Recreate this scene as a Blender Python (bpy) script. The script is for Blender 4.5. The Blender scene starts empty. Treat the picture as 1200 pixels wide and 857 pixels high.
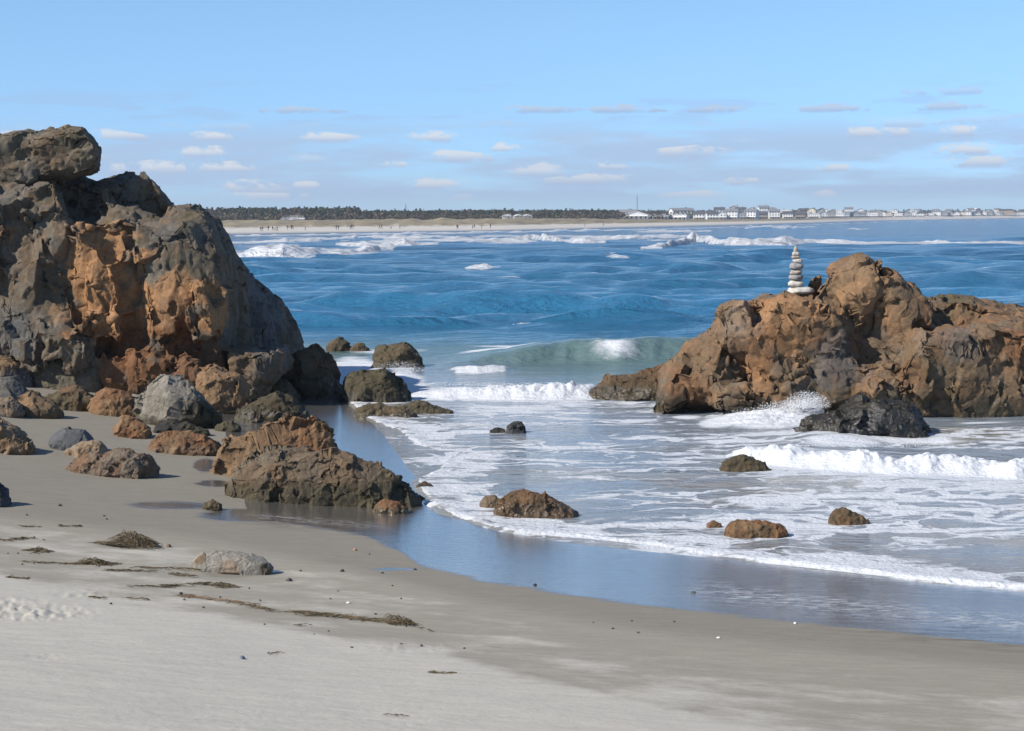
import bpy, bmesh, math, random
import numpy as np
from mathutils import Vector, Matrix

# ------------------------------------------------------------------ camera
scene = bpy.context.scene
COL = scene.collection
F = 2100.0                    # focal length in photo pixels (photo is 1200 wide)
H = 4.6                       # eye height above the water
HOR = 255.0
PITCH = math.atan((428.5 - HOR) / F)
ROLL = math.radians(0.4)
fw = Vector((0, math.cos(PITCH), -math.sin(PITCH)))
up0 = Vector((0, math.sin(PITCH), math.cos(PITCH)))
rt0 = Vector((1, 0, 0))
rt = rt0 * math.cos(ROLL) - up0 * math.sin(ROLL)
up = rt0 * math.sin(ROLL) + up0 * math.cos(ROLL)
cam_d = bpy.data.cameras.new('camera')
cam = bpy.data.objects.new('camera', cam_d)
COL.objects.link(cam)
M = Matrix.Identity(4)
for i in range(3):
    M[i][0] = rt[i]; M[i][1] = up[i]; M[i][2] = -fw[i]
M[2][3] = H
cam.matrix_world = M
cam_d.sensor_width = 36.0
cam_d.lens = F * 36.0 / 1200.0
cam_d.clip_start = 0.1
cam_d.clip_end = 30000
scene.camera = cam

# ------------------------------------------------------------------ sky, sun, exposure
SUN_DIR = Vector((-0.80, -0.40, 0.70)).normalized()      # towards the sun: left, behind the camera
SUN_EL = math.asin(SUN_DIR.z)
SUN_AZ = math.atan2(SUN_DIR.x, SUN_DIR.y)                # from +Y towards +X
world = bpy.data.worlds.new('World')
scene.world = world
world.use_nodes = True
nt = world.node_tree
nt.nodes.clear()
def N(nt, t, **kw):
    n = nt.nodes.new(t)
    for k, v in kw.items():
        setattr(n, k, v)
    return n
def setin(n, **kw):
    for k, v in kw.items():
        n.inputs[k.replace('_', ' ')].default_value = v
    return n
wout = N(nt, 'ShaderNodeOutputWorld')
bg = N(nt, 'ShaderNodeBackground')
bg.inputs['Strength'].default_value = 0.092
sky = N(nt, 'ShaderNodeTexSky', sky_type='NISHITA')
sky.sun_disc = False
sky.sun_elevation = SUN_EL
sky.sun_rotation = SUN_AZ
sky.altitude = 0
sky.air_density = 0.75
sky.dust_density = 0.1
sky.ozone_density = 3.0
geo = N(nt, 'ShaderNodeTexCoord')
sep = N(nt, 'ShaderNodeSeparateXYZ')
nt.links.new(geo.outputs['Generated'], sep.inputs[0])
def math_node(nt, op, a, b=None, c=None, clamp=False):
    n = N(nt, 'ShaderNodeMath', operation=op, use_clamp=clamp)
    for i, v in enumerate((a, b, c)):
        if v is None: continue
        if isinstance(v, (int, float)): n.inputs[i].default_value = v
        else: nt.links.new(v, n.inputs[i])
    return n.outputs[0]
def maprange(nt, v, a, b, c=0.0, d=1.0, smooth=True):
    n = N(nt, 'ShaderNodeMapRange')
    n.interpolation_type = 'SMOOTHSTEP' if smooth else 'LINEAR'
    n.clamp = True
    nt.links.new(v, n.inputs[0])
    for i, x in enumerate((a, b, c, d)):
        n.inputs[i + 1].default_value = x
    return n.outputs[0]
def mixc(nt, fac, a, b, blend='MIX'):
    n = N(nt, 'ShaderNodeMix', data_type='RGBA', blend_type=blend)
    if isinstance(fac, (int, float)): n.inputs[0].default_value = fac
    else: nt.links.new(fac, n.inputs[0])
    for i, v in ((6, a), (7, b)):
        if isinstance(v, (tuple, list)): n.inputs[i].default_value = tuple(v) + ((1,) if len(v) == 3 else ())
        else: nt.links.new(v, n.inputs[i])
    return n.outputs[2]
# blue tint of the clear autumn sky, stronger near the horizon where the model turns cream
tint_f = maprange(nt, sep.outputs['Z'], 0.0, 0.14, 0.0, 1.0)
tint = mixc(nt, tint_f, (0.66, 0.92, 1.36), (1.00, 1.19, 1.30))
skyc = mixc(nt, 1.0, sky.outputs[0], tint, 'MULTIPLY')
# small fair-weather clouds: a flat layer seen far out towards the horizon
zc = math_node(nt, 'MAXIMUM', sep.outputs['Z'], 0.012)
inv = math_node(nt, 'DIVIDE', 1.0, math_node(nt, 'ADD', zc, 0.012))
cx = math_node(nt, 'MULTIPLY', math_node(nt, 'DIVIDE', sep.outputs['X'], sep.outputs['Y']), 17.0)
cyv = math_node(nt, 'MULTIPLY', sep.outputs['Z'], 120.0)
comb = N(nt, 'ShaderNodeCombineXYZ')
nt.links.new(cx, comb.inputs[0]); nt.links.new(cyv, comb.inputs[1])
comb2 = N(nt, 'ShaderNodeCombineXYZ')
nt.links.new(math_node(nt, 'MULTIPLY', math_node(nt, 'DIVIDE', sep.outputs['X'], sep.outputs['Y']), 70.0), comb2.inputs[0]); nt.links.new(cyv, comb2.inputs[1])
def cloud_noise(scale, off, detail=5.0, rough=0.55, src=None):
    mp = N(nt, 'ShaderNodeMapping')
    mp.inputs['Location'].default_value = off
    nt.links.new((src or comb).outputs[0], mp.inputs[0])
    n = N(nt, 'ShaderNodeTexNoise')
    setin(n, Scale=scale, Detail=detail, Roughness=rough)
    nt.links.new(mp.outputs[0], n.inputs['Vector'])
    return n.outputs[0]
def cloud_mask(th0, th1, off, scale=1.0):
    return maprange(nt, cloud_noise(scale, off), th0, th1)
zband_lo = maprange(nt, sep.outputs['Z'], 0.002, 0.016)
zband_hi = maprange(nt, sep.outputs['Z'], 0.058, 0.040)
band = math_node(nt, 'MULTIPLY', zband_lo, zband_hi)
veil = math_node(nt, 'MULTIPLY', math_node(nt, 'MULTIPLY', cloud_mask(0.36, 0.56, (3.1, 7.7, 0), 0.6), band), 0.75)
puff_big = cloud_mask(0.50, 0.62, (0.0, 0.0, 0), 0.42)
puff = math_node(nt, 'MULTIPLY', cloud_mask(0.535, 0.60, (11.3, 2.9, 0), 1.5), band)
puff = math_node(nt, 'MULTIPLY', puff, maprange(nt, puff_big, 0.0, 1.0, 0.6, 1.0))
dark_band = math_node(nt, 'MULTIPLY', maprange(nt, sep.outputs['Z'], 0.048, 0.056), maprange(nt, sep.outputs['Z'], 0.078, 0.062))
puff_hi = math_node(nt, 'MULTIPLY', cloud_mask(0.515, 0.60, (31.3, 12.9, 0), 0.8), dark_band)
def puffs(off, dens, rx0, rx1, ry0, ry1, bandz):
    mp = N(nt, 'ShaderNodeMapping'); mp.inputs['Location'].default_value = off
    nt.links.new(comb.outputs[0], mp.inputs[0])
    v = N(nt, 'ShaderNodeTexVoronoi', feature='F1'); v.voronoi_dimensions = '2D'; setin(v, Scale=1.0, Randomness=0.85)
    nt.links.new(mp.outputs[0], v.inputs['Vector'])
    d = N(nt, 'ShaderNodeVectorMath', operation='SUBTRACT')
    nt.links.new(mp.outputs[0], d.inputs[0]); nt.links.new(v.outputs['Position'], d.inputs[1])
    ds = N(nt, 'ShaderNodeSeparateXYZ'); nt.links.new(d.outputs[0], ds.inputs[0])
    cs = N(nt, 'ShaderNodeSeparateXYZ'); nt.links.new(v.outputs['Color'], cs.inputs[0])
    rx = maprange(nt, cs.outputs[0], 0, 1, rx0, rx1, False); ry = maprange(nt, cs.outputs[0], 0, 1, ry0, ry1, False)
    ex = math_node(nt, 'POWER', math_node(nt, 'ABSOLUTE', math_node(nt, 'DIVIDE', ds.outputs[0], rx)), 2.0)
    ey = math_node(nt, 'POWER', math_node(nt, 'ABSOLUTE', math_node(nt, 'DIVIDE', ds.outputs[1], ry)), 2.0)
    nz = cloud_noise(1.0, (off[0] + 5, off[1], 0), 7, .66, comb2)
    q = math_node(nt, 'ADD', math_node(nt, 'ADD', ex, ey), math_node(nt, 'MULTIPLY', math_node(nt, 'SUBTRACT', nz, 0.5), 5.5))
    m = maprange(nt, q, 0.95, 0.05)
    base = maprange(nt, math_node(nt, 'DIVIDE', ds.outputs[1], ry), -0.75, -0.2)
    keep = maprange(nt, cs.outputs[1], 1 - dens, 1 - dens + .25)
    m = math_node(nt, 'MULTIPLY', math_node(nt, 'MULTIPLY', m, base), math_node(nt, 'MULTIPLY', keep, bandz))
    lit = maprange(nt, math_node(nt, 'DIVIDE', ds.outputs[1], ry), -0.4, 0.35)
    return m, lit
c1 = mixc(nt, veil, skyc, (3.7, 4.85, 6.7))
c2 = mixc(nt, math_node(nt, 'MULTIPLY', puff_hi, 0.35), c1, (3.3, 4.5, 6.5))
mh, lh = puffs((4.3, 1.7, 0), .5, .26, .55, .30, .60, dark_band)
c2 = mixc(nt, math_node(nt, 'MULTIPLY', mh, 0.85), c2, mixc(nt, lh, (3.2, 4.4, 6.3), (4.6, 5.5, 6.9)))
low_band = math_node(nt, 'MULTIPLY', maprange(nt, sep.outputs['Z'], 0.008, 0.014), maprange(nt, sep.outputs['Z'], 0.054, 0.046))
ml, ll = puffs((9.1, 3.3, 0), .85, .16, .46, .42, .90, low_band)
c3 = mixc(nt, math_node(nt, 'MULTIPLY', ml, 0.88), c2, mixc(nt, ll, (3.9, 4.9, 6.6), (6.6, 6.9, 7.3)))
nt.links.new(c3, bg.inputs['Color'])
nt.links.new(bg.outputs[0], wout.inputs['Surface'])

sun_d = bpy.data.lights.new('sun', 'SUN')
sun_d.energy = 4.8
sun_d.angle = math.radians(0.53)
sun_d.color = (1.0, 0.94, 0.85)
sun = bpy.data.objects.new('sun', sun_d)
COL.objects.link(sun)
sun.rotation_euler = SUN_DIR.to_track_quat('Z', 'Y').to_euler()
sun.location = (-30, -20, 40)
vs = scene.view_settings
vs.view_transform = 'Standard'
vs.look = 'None'
vs.exposure = 0.36
vs.gamma = 1.0
vs.use_curve_mapping = False

# ------------------------------------------------------------------ pixel <-> world helpers
RT = np.array(rt); UP = np.array(up); FW = np.array(fw); EYE = np.array((0, 0, H))
def ray(px, py):
    px = np.asarray(px, float); py = np.asarray(py, float)
    a = ((px - 600.0) / F)[..., None]; b = ((428.5 - py) / F)[..., None]
    return FW + a * RT + b * UP
def PZ(px, py, z=0.0):                     # point on the level z
    d = ray(px, py)
    t = (z - H) / d[..., 2]
    return EYE + d * t[..., None]
def PY(px, py, y):                         # point at the distance y ahead
    d = ray(px, py)
    t = np.asarray(y, float) / d[..., 1]
    return EYE + d * t[..., None]
def proj(P):
    Q = P - EYE
    w = Q @ FW
    w = np.where(np.abs(w) < 1e-6, 1e-6, w)
    return 600 + F * (Q @ RT) / w, 428.5 - F * (Q @ UP) / w

# ------------------------------------------------------------------ noise in numpy
_r = np.random.RandomState(7)
PERM = np.concatenate([_r.permutation(256)] * 3).astype(np.int32)
GR = _r.normal(size=(256, 3)); GR /= np.linalg.norm(GR, axis=1)[:, None]; GR = GR.astype(np.float32)
RND = _r.rand(256, 4).astype(np.float32)
def hsh(i, j, k, seed=0):
    return PERM[PERM[PERM[(i + seed * 37) & 255] + (j & 255)] + (k & 255)]
def perlin(P, seed=0):
    P = np.asarray(P, np.float32)
    if P.shape[1] == 2: P = np.concatenate([P, np.full((len(P), 1), 0.37, np.float32)], 1)
    I = np.floor(P).astype(np.int32); f = P - I
    u = f * f * f * (f * (f * 6 - 15) + 10)
    out = np.zeros(len(P), np.float32)
    for a in (0, 1):
        wa = u[:, 0] if a else 1 - u[:, 0]
        for b in (0, 1):
            wb = u[:, 1] if b else 1 - u[:, 1]
            for c in (0, 1):
                wc = u[:, 2] if c else 1 - u[:, 2]
                g = GR[hsh(I[:, 0] + a, I[:, 1] + b, I[:, 2] + c, seed)]
                out += wa * wb * wc * (g[:, 0] * (f[:, 0] - a) + g[:, 1] * (f[:, 1] - b) + g[:, 2] * (f[:, 2] - c))
    return out * 1.5
def fbm(P, oct=4, seed=0, gain=0.5, ridged=False):
    out = 0; amp = 1.0; P = np.asarray(P, np.float32)
    for o in range(oct):
        n = perlin(P, seed + o)
        if ridged: n = 1 - 2 * np.abs(n)
        out = out + amp * n; amp *= gain; P = P * 2.03
    return out
def worley(P, seed=0):
    P = np.asarray(P, np.float32)
    I = np.floor(P - 0.5).astype(np.int32)
    n = len(P)
    f1 = np.full(n, 9.0, np.float32); f2 = np.full(n, 9.0, np.float32)
    cid = np.zeros(n, np.int32); vec = np.zeros((n, 3), np.float32)
    for a in (0, 1):
        for b in (0, 1):
            for c in (0, 1):
                h = hsh(I[:, 0] + a, I[:, 1] + b, I[:, 2] + c, seed)
                ctr = (I + np.array((a, b, c), np.int32) + (0.15 + 0.7 * RND[h][:, :3])).astype(np.float32)
                v = (P - ctr).astype(np.float32)
                d = np.einsum('ij,ij->i', v, v)
                m = d < f1
                f2 = np.where(m, f1, np.minimum(f2, d))
                f1 = np.where(m, d, f1)
                cid = np.where(m, h, cid)
                vec[m] = v[m]
    return np.sqrt(f1), np.sqrt(f2), cid, vec
def sstep(a, b, x):
    t = np.clip((x - a) / (b - a), 0, 1)
    return t * t * (3 - 2 * t)
def lerp(a, b, t): return a + (b - a) * t
def catmull(pts, n=12):
    P = np.array(pts, float)
    Q = np.vstack([2 * P[0] - P[1], P, 2 * P[-1] - P[-2]])
    out = []
    for i in range(1, len(Q) - 2):
        for t in np.linspace(0, 1, n, endpoint=False):
            a, b, c, d = Q[i - 1], Q[i], Q[i + 1], Q[i + 2]
            out.append(0.5 * ((2 * b) + (-a + c) * t + (2 * a - 5 * b + 4 * c - d) * t ** 2 + (-a + 3 * b - 3 * c + d) * t ** 3))
    out.append(P[-1])
    return np.array(out)
def sdist(P, line):
    """signed distance to an open polyline; positive on its left hand side"""
    best = np.full(len(P), 1e9); sgn = np.ones(len(P))
    for i in range(len(line) - 1):
        a = line[i]; b = line[i + 1]; d = b - a
        L2 = d @ d + 1e-12
        t = ((P - a) @ d) / L2
        lo = -1e9 if i == 0 else 0.0; hi = 1e9 if i == len(line) - 2 else 1.0
        t = np.clip(t, lo, hi)
        q = P - (a + t[:, None] * d)
        dd = np.einsum('ij,ij->i', q, q)
        s = np.sign(d[0] * q[:, 1] - d[1] * q[:, 0])
        m = dd < best
        best = np.where(m, dd, best); sgn = np.where(m, s, sgn)
    return np.sqrt(best) * sgn

# ------------------------------------------------------------------ object helpers
def tag(o, label=None, cat=None, group=None, kind=None):
    if label: o['label'] = label
    if cat: o['category'] = cat
    if group: o['group'] = group
    if kind: o['kind'] = kind
    return o
def link(name, me, mats=(), parent=None):
    o = bpy.data.objects.new(name, me)
    COL.objects.link(o)
    for m in (mats if isinstance(mats, (list, tuple)) else [mats]): me.materials.append(m)
    if parent: o.parent = parent
    return o
def empty(name, loc, rz=0.0):
    o = bpy.data.objects.new(name, None)
    o.empty_display_size = 0.2
    COL.objects.link(o); o.location = loc; o.rotation_euler = (0, 0, rz)
    return o
def mesh_np(name, V, Fq, smooth=True):
    me = bpy.data.meshes.new(name)
    V = np.asarray(V, np.float32); Fq = np.asarray(Fq, np.int32)
    k = Fq.shape[1]
    me.vertices.add(len(V)); me.vertices.foreach_set('co', V.ravel())
    me.loops.add(Fq.size); me.loops.foreach_set('vertex_index', Fq.ravel())
    me.polygons.add(len(Fq))
    me.polygons.foreach_set('loop_start', np.arange(0, Fq.size, k, dtype=np.int32))
    me.polygons.foreach_set('loop_total', np.full(len(Fq), k, np.int32))
    me.update(calc_edges=True)
    me.polygons.foreach_set('use_smooth', np.full(len(Fq), smooth, bool))
    return me
def add_f(me, name, a):
    at = me.attributes.new(name, 'FLOAT', 'POINT'); at.data.foreach_set('value', np.asarray(a, np.float32))
def add_c(me, name, c):
    at = me.attributes.new(name, 'FLOAT_COLOR', 'POINT')
    c4 = np.ones((len(c), 4), np.float32); c4[:, :3] = c
    at.data.foreach_set('color', c4.ravel())
def grid_faces(nr, nc):
    i = np.arange(nr - 1)[:, None] * nc + np.arange(nc - 1)[None, :]
    i = i.ravel()
    return np.stack([i, i + 1, i + nc + 1, i + nc], 1)

# ------------------------------------------------------------------ materials
def new_mat(name):
    m = bpy.data.materials.new(name); m.use_nodes = True
    nt = m.node_tree; nt.nodes.clear()
    o = N(nt, 'ShaderNodeOutputMaterial'); b = N(nt, 'ShaderNodeBsdfPrincipled')
    nt.links.new(b.outputs[0], o.inputs['Surface'])
    return m, nt, b, o
def attr(nt, name, out='Fac'):
    n = N(nt, 'ShaderNodeAttribute', attribute_name=name)
    return n.outputs[out]
def noise(nt, vec, scale, detail=4, rough=0.55, dist=0.0):
    n = N(nt, 'ShaderNodeTexNoise'); setin(n, Scale=scale, Detail=detail, Roughness=rough, Distortion=dist)
    if vec is not None: nt.links.new(vec, n.inputs['Vector'])
    return n.outputs[0]
def mapping(nt, vec, scale=(1, 1, 1), loc=(0, 0, 0), rot=(0, 0, 0)):
    n = N(nt, 'ShaderNodeMapping'); n.inputs['Scale'].default_value = scale
    n.inputs['Location'].default_value = loc; n.inputs['Rotation'].default_value = rot
    nt.links.new(vec, n.inputs['Vector']); return n.outputs[0]
def bump(nt, h, strength, dist, normal=None):
    n = N(nt, 'ShaderNodeBump'); setin(n, Strength=strength, Distance=dist)
    nt.links.new(h, n.inputs['Height'])
    if normal is not None: nt.links.new(normal, n.inputs['Normal'])
    return n.outputs[0]
def objco(nt):
    return N(nt, 'ShaderNodeTexCoord').outputs['Object']

def rock_material(name, fine=1.0, bs=.8):
    m, nt, b, o = new_mat(name)
    c = attr(nt, 'col', 'Color'); wet = attr(nt, 'wet')
    oc = objco(nt)
    n1 = noise(nt, oc, 9.0 * fine, 6, 0.7)
    n2 = noise(nt, oc, 45.0 * fine, 4, 0.7)
    v = math_node(nt, 'ADD', math_node(nt, 'MULTIPLY', n1, 0.9), math_node(nt, 'MULTIPLY', n2, 0.7))
    f = maprange(nt, v, 0.45, 1.15, 0.40, 1.12, False)
    cc = N(nt, 'ShaderNodeVectorMath', operation='SCALE')
    nt.links.new(c, cc.inputs[0]); nt.links.new(f, cc.inputs['Scale'])
    nt.links.new(cc.outputs[0], b.inputs['Base Color'])
    nt.links.new(maprange(nt, math_node(nt, 'ADD', wet, math_node(nt, 'MULTIPLY', math_node(nt, 'SUBTRACT', n1, 0.5), 0.5)), 0.25, 0.8, 0.88, 0.17), b.inputs['Roughness'])
    hh = math_node(nt, 'ADD', n1, math_node(nt, 'MULTIPLY', n2, 0.35))
    nt.links.new(bump(nt, hh, bs, 0.04 / fine), b.inputs['Normal'])
    return m
MAT_ROCK = rock_material('weathered_rock')
MAT_ROCK_SMALL = rock_material('beach_rock', 1.8, .5)

def sand_material():
    m, nt, b, o = new_mat('beach_sand')
    oc = objco(nt)
    dry = attr(nt, 'dry'); mir = attr(nt, 'mirror'); foam = attr(nt, 'streak'); silt_refl = attr(nt, 'silt_reflection'); damp = attr(nt, 'damp')
    n_big = noise(nt, mapping(nt, oc, (0.75, 1.0, 1), rot=(0, 0, .5)), 1.1, 8, 0.68)
    n_spk = noise(nt, oc, 55, 2, 0.8)
    n_fine = noise(nt, oc, 160, 3, 0.7)
    n_mid = noise(nt, mapping(nt, oc, (0.5, 1.6, 1)), 5, 5, 0.65)
    drym = maprange(nt, math_node(nt, 'ADD', dry, math_node(nt, 'MULTIPLY', math_node(nt, 'SUBTRACT', n_big, 0.5), 1.3)), 0.32, 0.68)
    c = mixc(nt, drym, (0.300, 0.268, 0.212), (0.475, 0.440, 0.368))
    dm = maprange(nt, math_node(nt, 'ADD', damp, math_node(nt, 'MULTIPLY', math_node(nt, 'SUBTRACT', n_big, 0.5), 0.4)), 0.2, 0.8)
    c = mixc(nt, dm, c, (0.235, 0.210, 0.165))
    g = maprange(nt, math_node(nt, 'ADD', math_node(nt, 'MULTIPLY', n_fine, 0.5), math_node(nt, 'MULTIPLY', n_mid, 0.6)), 0.3, 0.8, 0.80, 1.14, False)
    g = math_node(nt, 'MULTIPLY', g, maprange(nt, n_spk, 0.30, 0.40, 0.72, 1.0))
    vm = N(nt, 'ShaderNodeVectorMath', operation='SCALE'); nt.links.new(c, vm.inputs[0]); nt.links.new(g, vm.inputs['Scale'])
    n_pool = noise(nt, mapping(nt, oc, (0.8, 2.2, 1)), 1.7, 5, 0.65)
    mm = maprange(nt, math_node(nt, 'ADD', mir, math_node(nt, 'MULTIPLY', math_node(nt, 'SUBTRACT', n_pool, 0.5), 1.1)), 0.3, 0.75)
    c2 = mixc(nt, mm, vm.outputs[0], (0.105, 0.098, 0.085))
    n_s = noise(nt, mapping(nt, oc, (1.2, 9.0, 1), rot=(0, 0, math.radians(-12))), 1.6, 5, 0.65)
    sm = math_node(nt, 'MULTIPLY', silt_refl, maprange(nt, n_s, 0.42, 0.60))  # brown streaks: silt with the outcrop's reflection painted into the colour
    c3 = mixc(nt, sm, c2, (0.060, 0.040, 0.024))
    n_f = noise(nt, mapping(nt, oc, (1.8, 9.0, 1), loc=(3, 8, 0), rot=(0, 0, math.radians(-12))), 3.0, 6, 0.7)
    fm = math_node(nt, 'MULTIPLY', foam, maprange(nt, n_f, 0.47, 0.62))
    c4 = mixc(nt, math_node(nt, 'MULTIPLY', fm, 0.85), c3, (0.62, 0.62, 0.60))
    nt.links.new(c4, b.inputs['Base Color'])
    rough = maprange(nt, mm, 0.0, 1.0, 0.85, 0.17, False)
    rough = math_node(nt, 'MAXIMUM', rough, math_node(nt, 'MULTIPLY', math_node(nt, 'MAXIMUM', fm, math_node(nt, 'MULTIPLY', sm, 0.5)), 0.6))
    nt.links.new(rough, b.inputs['Roughness'])
    nt.links.new(maprange(nt, mm, 0, 1, 1.35, 2.4, False), b.inputs['IOR'])
    # pitted bubbles and ripples
    bub = N(nt, 'ShaderNodeTexVoronoi'); setin(bub, Scale=13.0)
    nt.links.new(mapping(nt, oc, (0.7, 1.6, 1)), bub.inputs['Vector'])
    pit = math_node(nt, 'MULTIPLY', maprange(nt, bub.outputs['Distance'], 0.06, 0.22), attr(nt, 'pits'))
    hh = math_node(nt, 'ADD', math_node(nt, 'MULTIPLY', n_fine, 0.25), n_mid)
    n_dim = noise(nt, mapping(nt, oc, (0.7, 1.2, 1)), 16, 3, 0.6)
    drybump = bump(nt, math_node(nt, 'ADD', hh, math_node(nt, 'MULTIPLY', math_node(nt, 'MULTIPLY', n_dim, 0.8), drym)), 0.45, 0.022)
    mixn = N(nt, 'ShaderNodeMix', data_type='VECTOR')
    gn = N(nt, 'ShaderNodeNewGeometry').outputs['Normal']
    nt.links.new(math_node(nt, 'MULTIPLY', mm, 0.97), mixn.inputs[0]); nt.links.new(drybump, mixn.inputs[4]); nt.links.new(gn, mixn.inputs[5])
    rip = noise(nt, mapping(nt, oc, (0.7, 3.5, 1), rot=(0, 0, math.radians(-10))), 3.2, 4, 0.6)
    rn = bump(nt, math_node(nt, 'MULTIPLY', rip, mm), 0.5, 0.012, mixn.outputs[1])
    nrm = bump(nt, pit, 0.6, 0.02, rn)
    nt.links.new(nrm, b.inputs['Normal'])
    nt.links.new(math_node(nt, 'MULTIPLY', math_node(nt, 'MULTIPLY', mm, 0.5), math_node(nt, 'SUBTRACT', 1.0, math_node(nt, 'MAXIMUM', math_node(nt, 'MULTIPLY', sm, .85), fm), clamp=True)), b.inputs['Coat Weight']); b.inputs['Coat Roughness'].default_value = .16; b.inputs['Coat IOR'].default_value = 1.9
    nt.links.new(rn, b.inputs['Coat Normal'])
    return m
MAT_SAND = sand_material()

def sea_material():
    m, nt, b, o = new_mat('sea_water')
    oc = objco(nt)
    wc = attr(nt, 'wcol', 'Color'); foam = attr(nt, 'foam'); solid = attr(nt, 'solid'); far = attr(nt, 'far')
    # lace of foam
    warp = N(nt, 'ShaderNodeTexNoise'); setin(warp, Scale=0.9, Detail=3)
    nt.links.new(oc, warp.inputs['Vector'])
    wv = N(nt, 'ShaderNodeVectorMath', operation='MULTIPLY_ADD')
    nt.links.new(warp.outputs['Color'], wv.inputs[0]); wv.inputs[1].default_value = (1.6, 1.6, 0); nt.links.new(mapping(nt, oc, (0.42, 1.0, 0)), wv.inputs[2])
    n1 = noise(nt, wv.outputs[0], 1.1, 10, 0.70, 0.3)
    vor = N(nt, 'ShaderNodeTexVoronoi', feature='DISTANCE_TO_EDGE'); setin(vor, Scale=1.5)
    nt.links.new(wv.outputs[0], vor.inputs['Vector'])
    vor2 = N(nt, 'ShaderNodeTexVoronoi', feature='DISTANCE_TO_EDGE'); setin(vor2, Scale=3.7)
    nt.links.new(wv.outputs[0], vor2.inputs['Vector'])
    lace = math_node(nt, 'ADD', maprange(nt, vor.outputs['Distance'], 0.0, 0.24, 0.34, 0.0), maprange(nt, vor2.outputs['Distance'], 0.0, 0.25, 0.16, 0.0))
    lace = math_node(nt, 'ADD', math_node(nt, 'MULTIPLY', n1, 0.95), math_node(nt, 'MULTIPLY', lace, 0.6))
    th = math_node(nt, 'SUBTRACT', 1.12, math_node(nt, 'MULTIPLY', foam, 0.95))
    fm = maprange(nt, math_node(nt, 'SUBTRACT', lace, th), -0.07, 0.10)
    nfar = noise(nt, mapping(nt, oc, (0.25, 0.08, 0)), 1.0, 5, 0.6)
    sol = maprange(nt, math_node(nt, 'ADD', solid, math_node(nt, 'MULTIPLY', math_node(nt, 'SUBTRACT', math_node(nt, 'ADD', math_node(nt, 'MULTIPLY', nfar, 0.5), math_node(nt, 'MULTIPLY', n1, 0.5)), 0.5), 1.1)), 0.32, 0.62)
    fm = math_node(nt, 'MAXIMUM', math_node(nt, 'MULTIPLY', fm, 0.88), sol)
    col = mixc(nt, fm, wc, (0.60, 0.615, 0.635))
    nt.links.new(col, b.inputs['Base Color'])
    nt.links.new(maprange(nt, fm, 0, 1, 0.10, 0.75, False), b.inputs['Roughness'])
    b.inputs['IOR'].default_value = 1.333
    # ripples: small near, longer far away
    r3 = noise(nt, mapping(nt, oc, (0.35, 1.0, 0), rot=(0, 0, -0.12)), 0.22, 6, 0.62, 0.5)
    r1 = noise(nt, mapping(nt, oc, (0.5, 1.0, 0)), 2.6, 4, 0.6, 0.4)
    r2 = noise(nt, mapping(nt, oc, (0.40, 1.0, 0), rot=(0, 0, 0.15)), 0.62, 5, 0.6, 0.6)
    fz = noise(nt, oc, 14, 3, 0.6)
    near_h = math_node(nt, 'ADD', math_node(nt, 'ADD', math_node(nt, 'MULTIPLY', r1, 0.08), math_node(nt, 'MULTIPLY', r2, 0.16)), math_node(nt, 'MULTIPLY', math_node(nt, 'MULTIPLY', fz, fm), 0.035))
    far_h = math_node(nt, 'ADD', math_node(nt, 'ADD', math_node(nt, 'MULTIPLY', r2, 1.5), math_node(nt, 'MULTIPLY', r1, 0.30)), math_node(nt, 'MULTIPLY', r3, 4.0))
    hm = N(nt, 'ShaderNodeMix', data_type='FLOAT')
    nt.links.new(far, hm.inputs[0]); nt.links.new(near_h, hm.inputs[2]); nt.links.new(far_h, hm.inputs[3])
    nt.links.new(bump(nt, hm.outputs[0], 1.0, 1.0), b.inputs['Normal'])
    return m
MAT_SEA = sea_material()

def plain(name, col, rough=0.8, nscale=3.0, amt=0.25):
    m, nt, b, o = new_mat(name)
    n = noise(nt, objco(nt), nscale, 4)
    f = maprange(nt, n, 0.3, 0.7, 1 - amt, 1 + amt, False)
    vm = N(nt, 'ShaderNodeVectorMath', operation='SCALE'); vm.inputs[0].default_value = col
    nt.links.new(f, vm.inputs['Scale']); nt.links.new(vm.outputs[0], b.inputs['Base Color'])
    b.inputs['Roughness'].default_value = rough
    return m
def vcol_mat(name, rough=0.9):
    m, nt, b, o = new_mat(name)
    nt.links.new(attr(nt, 'col', 'Color'), b.inputs['Base Color']); b.inputs['Roughness'].default_value = rough
    return m

# ================================================================== SETTING
# ---- sand: height from the distance to the shoreline
SHORE = catmull([PZ(*p)[:2] for p in ((1900, 760), (1500, 722), (1200, 694), (850, 656), (600, 624), (500, 572), (440, 500), (385, 458), (330, 425), (200, 395), (-300, 360))], 6)
def sand_z(XY):
    s = -sdist(XY, SHORE)
    return sand_from_s(s)
SHORE_SIGN = 1.0
_s0 = sdist(np.array([[0.0, 2.0]]), SHORE)[0]
SHORE_SIGN = 1.0 if _s0 > 0 else -1.0
def sand_from_s(s):
    z = np.where(s > 0, 0.05 * s + 0.0042 * np.minimum(s, 24) ** 2, 0.05 * s)
    return np.clip(z, -2.0, 3.6)
def shore_s(XY): return SHORE_SIGN * sdist(XY, SHORE)       # positive on land
def sand_z(XY):
    XY = np.atleast_2d(np.asarray(XY, float))
    return sand_from_s(shore_s(XY))
def GS(px, py):
    """world point where the pixel's ray meets the sand (or the water level, whichever is higher)"""
    px = np.atleast_1d(np.asarray(px, float)); py = np.atleast_1d(np.asarray(py, float))
    z = np.full(len(px), 0.5)
    for _ in range(25):
        p = PZ(px, py, z)
        z = 0.5 * z + 0.5 * np.maximum(sand_z(p[:, :2]), 0.0)
    return PZ(px, py, z)

def band_u(px, pts):
    p = np.array(pts, float); return np.interp(px, p[:, 0], p[:, 1])

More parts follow.
